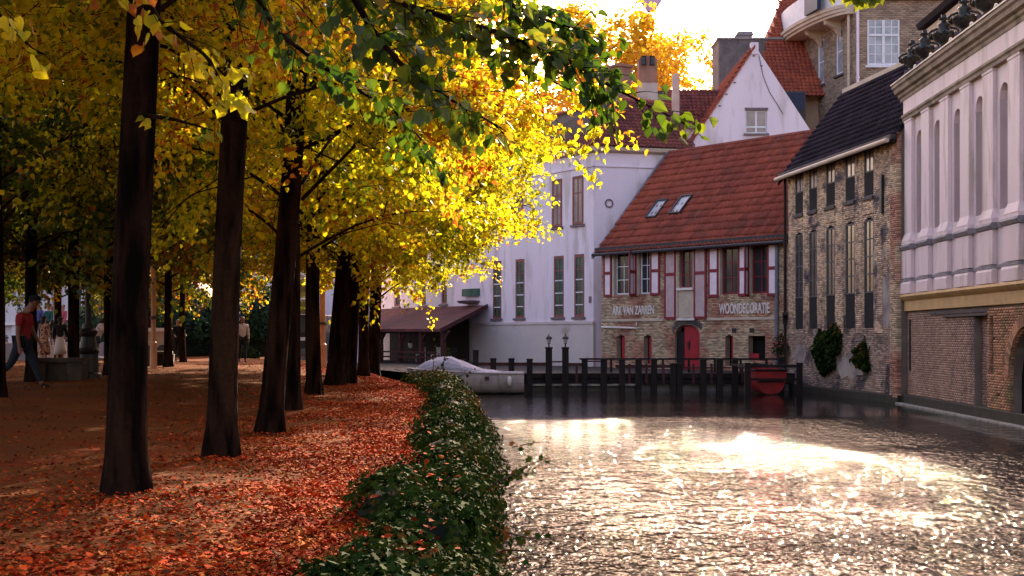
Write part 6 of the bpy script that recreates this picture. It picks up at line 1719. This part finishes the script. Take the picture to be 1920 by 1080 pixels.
# the bough that reaches over the canal at the top of the photo: own limbs and large leaves
def bough():
    t = thing('overhanging_bough', 'leafy green bough hanging in from above, its tip before the maroon roof', 'branch', (0, 7.4, 5.2))
    rr = random.Random(12); rg = np.random.default_rng(12)
    O = Vector((0, 7.4, 5.2)); mb = MB(); pts = []
    def px(u, v, y): return Vector(((u-960)/2500*y, y, HW+(630-v)/2500*y))
    mains = [[(560, -160, 7.2), (760, 10, 7.3), (930, 60, 7.5), (1060, 110, 7.7), (1150, 165, 7.8), (1290, 235, 8.0)],
             [(600, -120, 6.4), (700, 60, 6.6), (760, 130, 6.8), (850, 190, 7.0), (940, 240, 7.2)],
             [(900, -100, 8.2), (960, 10, 8.2), (1030, 40, 8.2), (1100, 60, 8.2)],
             [(420, -120, 8.4), (520, 60, 8.6), (640, 150, 8.8), (740, 210, 9.0), (800, 270, 9.2)],
             [(200, -120, 7.4), (300, 40, 7.5), (380, 100, 7.6), (450, 170, 7.6)],
             [(-60, -60, 6.5), (0, 30, 6.6), (60, 90, 6.8)],
             [(260, 215, 9.6), (330, 225, 9.3), (400, 245, 9.1)]]
    dens = [40, 22, 40, 18, 14, 12, 5]
    for mi, mpts in enumerate(mains):
        P = [px(*q) for q in mpts]
        mb.tube([p-O for p in P], [.022*(1-.8*k/(len(P)-1)) for k in range(len(P))], 5, caps=False)
        for k in range(len(P)-1):
            a, b = P[k], P[k+1]; seg = (b-a).length
            n = max(2, int(seg*dens[mi]*(.32 if mi == 0 and k >= 4 else 1)))
            for j in range(n):
                q0 = a.lerp(b, (j+rr.random())/n)
                d = ((b-a).normalized()*.7 + Vector((rr.gauss(0, .6), rr.gauss(0, .6), rr.gauss(-.15, .5)))).normalized()
                l = rr.uniform(.15, .42)*(1 if mi != 6 else .5); q1 = q0+d*l
                mb.tube([q0-O, q0.lerp(q1, .5)-O+Vector((0, 0, .015)), q1-O], [.005, .003, .0015], 3, caps=False)
                pts.append((q0, q1, d, mi))
    mb.build('twigs', 'bark', t, kind='stuff')
    LP = []
    GP = []
    for q0, q1, d, mi in pts:
        for s in range(rr.randint(4, 7)):
            f = (s+.5)/6; p = q0.lerp(q1, min(1, f)) + Vector((rr.gauss(0, .03), rr.gauss(0, .03), rr.gauss(-.02, .03)))
            y = (d*.6 + Vector((rr.gauss(0, .5), rr.gauss(0, .5), -.7+rr.gauss(0, .4)))).normalized()
            nn = Vector((rr.gauss(0, .6), -.5+rr.gauss(0, .6), .8)).normalized()
            (GP if mi in (4, 5, 6) else LP).append((p-O, y, nn, rr.uniform(.052, .088)))
    LP.sort(key=lambda q: -q[3]*(1 if q[0].x > -1.6 else .6))
    Vt, Ft = leaf_template('heart')
    me = bpy.data.meshes.new('leaf'); me.from_pydata([tuple(v) for v in Vt], [], Ft); me.materials.append(MATS['leaf_dark']); me.update()
    for p, y, nn, s in LP[:300]:
        x = y.cross(nn).normalized(); z = x.cross(y)
        o = bpy.data.objects.new('leaf', me); COL.objects.link(o); o.parent = t
        o.matrix_local = Matrix(((x.x*s, y.x*s, z.x*s, p.x), (x.y*s, y.y*s, z.y*s, p.y), (x.z*s, y.z*s, z.z*s, p.z), (0, 0, 0, 1)))
    leaf_obj('golden_leaves', np.array([list(q[0]) for q in GP]), np.array([list(q[1]) for q in GP]), np.array([list(q[2]) for q in GP]), np.array([q[3] for q in GP]), 'heart', 'leaf_gold', t)
    rest = LP[300:]
    if rest:
        leaf_obj('leaves', np.array([list(q[0]) for q in rest]), np.array([list(q[1]) for q in rest]), np.array([list(q[2]) for q in rest]), np.array([q[3] for q in rest]), 'heart', 'leaf_dark', t)
    return t
bough()
# a sprig at the top right corner, hanging in from above
def sprig():
    O = Vector((2.6, 8.0, 4.3)); rr = random.Random(31)
    t = thing('hanging_sprig', 'small yellow green leaf sprig at the top edge before the apartment block', 'branch', O)
    mb = MB(); 
    def px(u, v, y): return Vector(((u-960)/2500*y, y, HW+(630-v)/2500*y))
    P = [px(1480, -70, 8.0), px(1560, -20, 8.0), px(1620, -8, 8.0), px(1680, -20, 8.0)]
    mb.tube([p-O for p in P], [.008, .006, .004, .002], 4); mb.build('twig', 'bark', t)
    Vt, Ft = leaf_template('heart'); me = bpy.data.meshes.new('leaf'); me.from_pydata([tuple(v) for v in Vt], [], Ft); me.materials.append(MATS['leaf_green']); me.update()
    for k in range(26):
        f = rr.random()*2.999; i = int(f); p = P[i].lerp(P[i+1], f-i) - O + Vector((rr.gauss(0, .02), rr.gauss(0, .03), rr.gauss(.0, .02)))
        y = Vector((rr.gauss(0, .6), rr.gauss(0, .4), -.8)).normalized(); nn = Vector((rr.gauss(0, .5), -.8, .6)).normalized(); x = y.cross(nn).normalized(); z = x.cross(y); s = rr.uniform(.06, .09)
        o = bpy.data.objects.new('leaf', me); COL.objects.link(o); o.parent = t
        o.matrix_local = Matrix(((x.x*s, y.x*s, z.x*s, p.x), (x.y*s, y.y*s, z.y*s, p.y), (x.z*s, y.z*s, z.z*s, p.z), (0, 0, 0, 1)))
sprig()
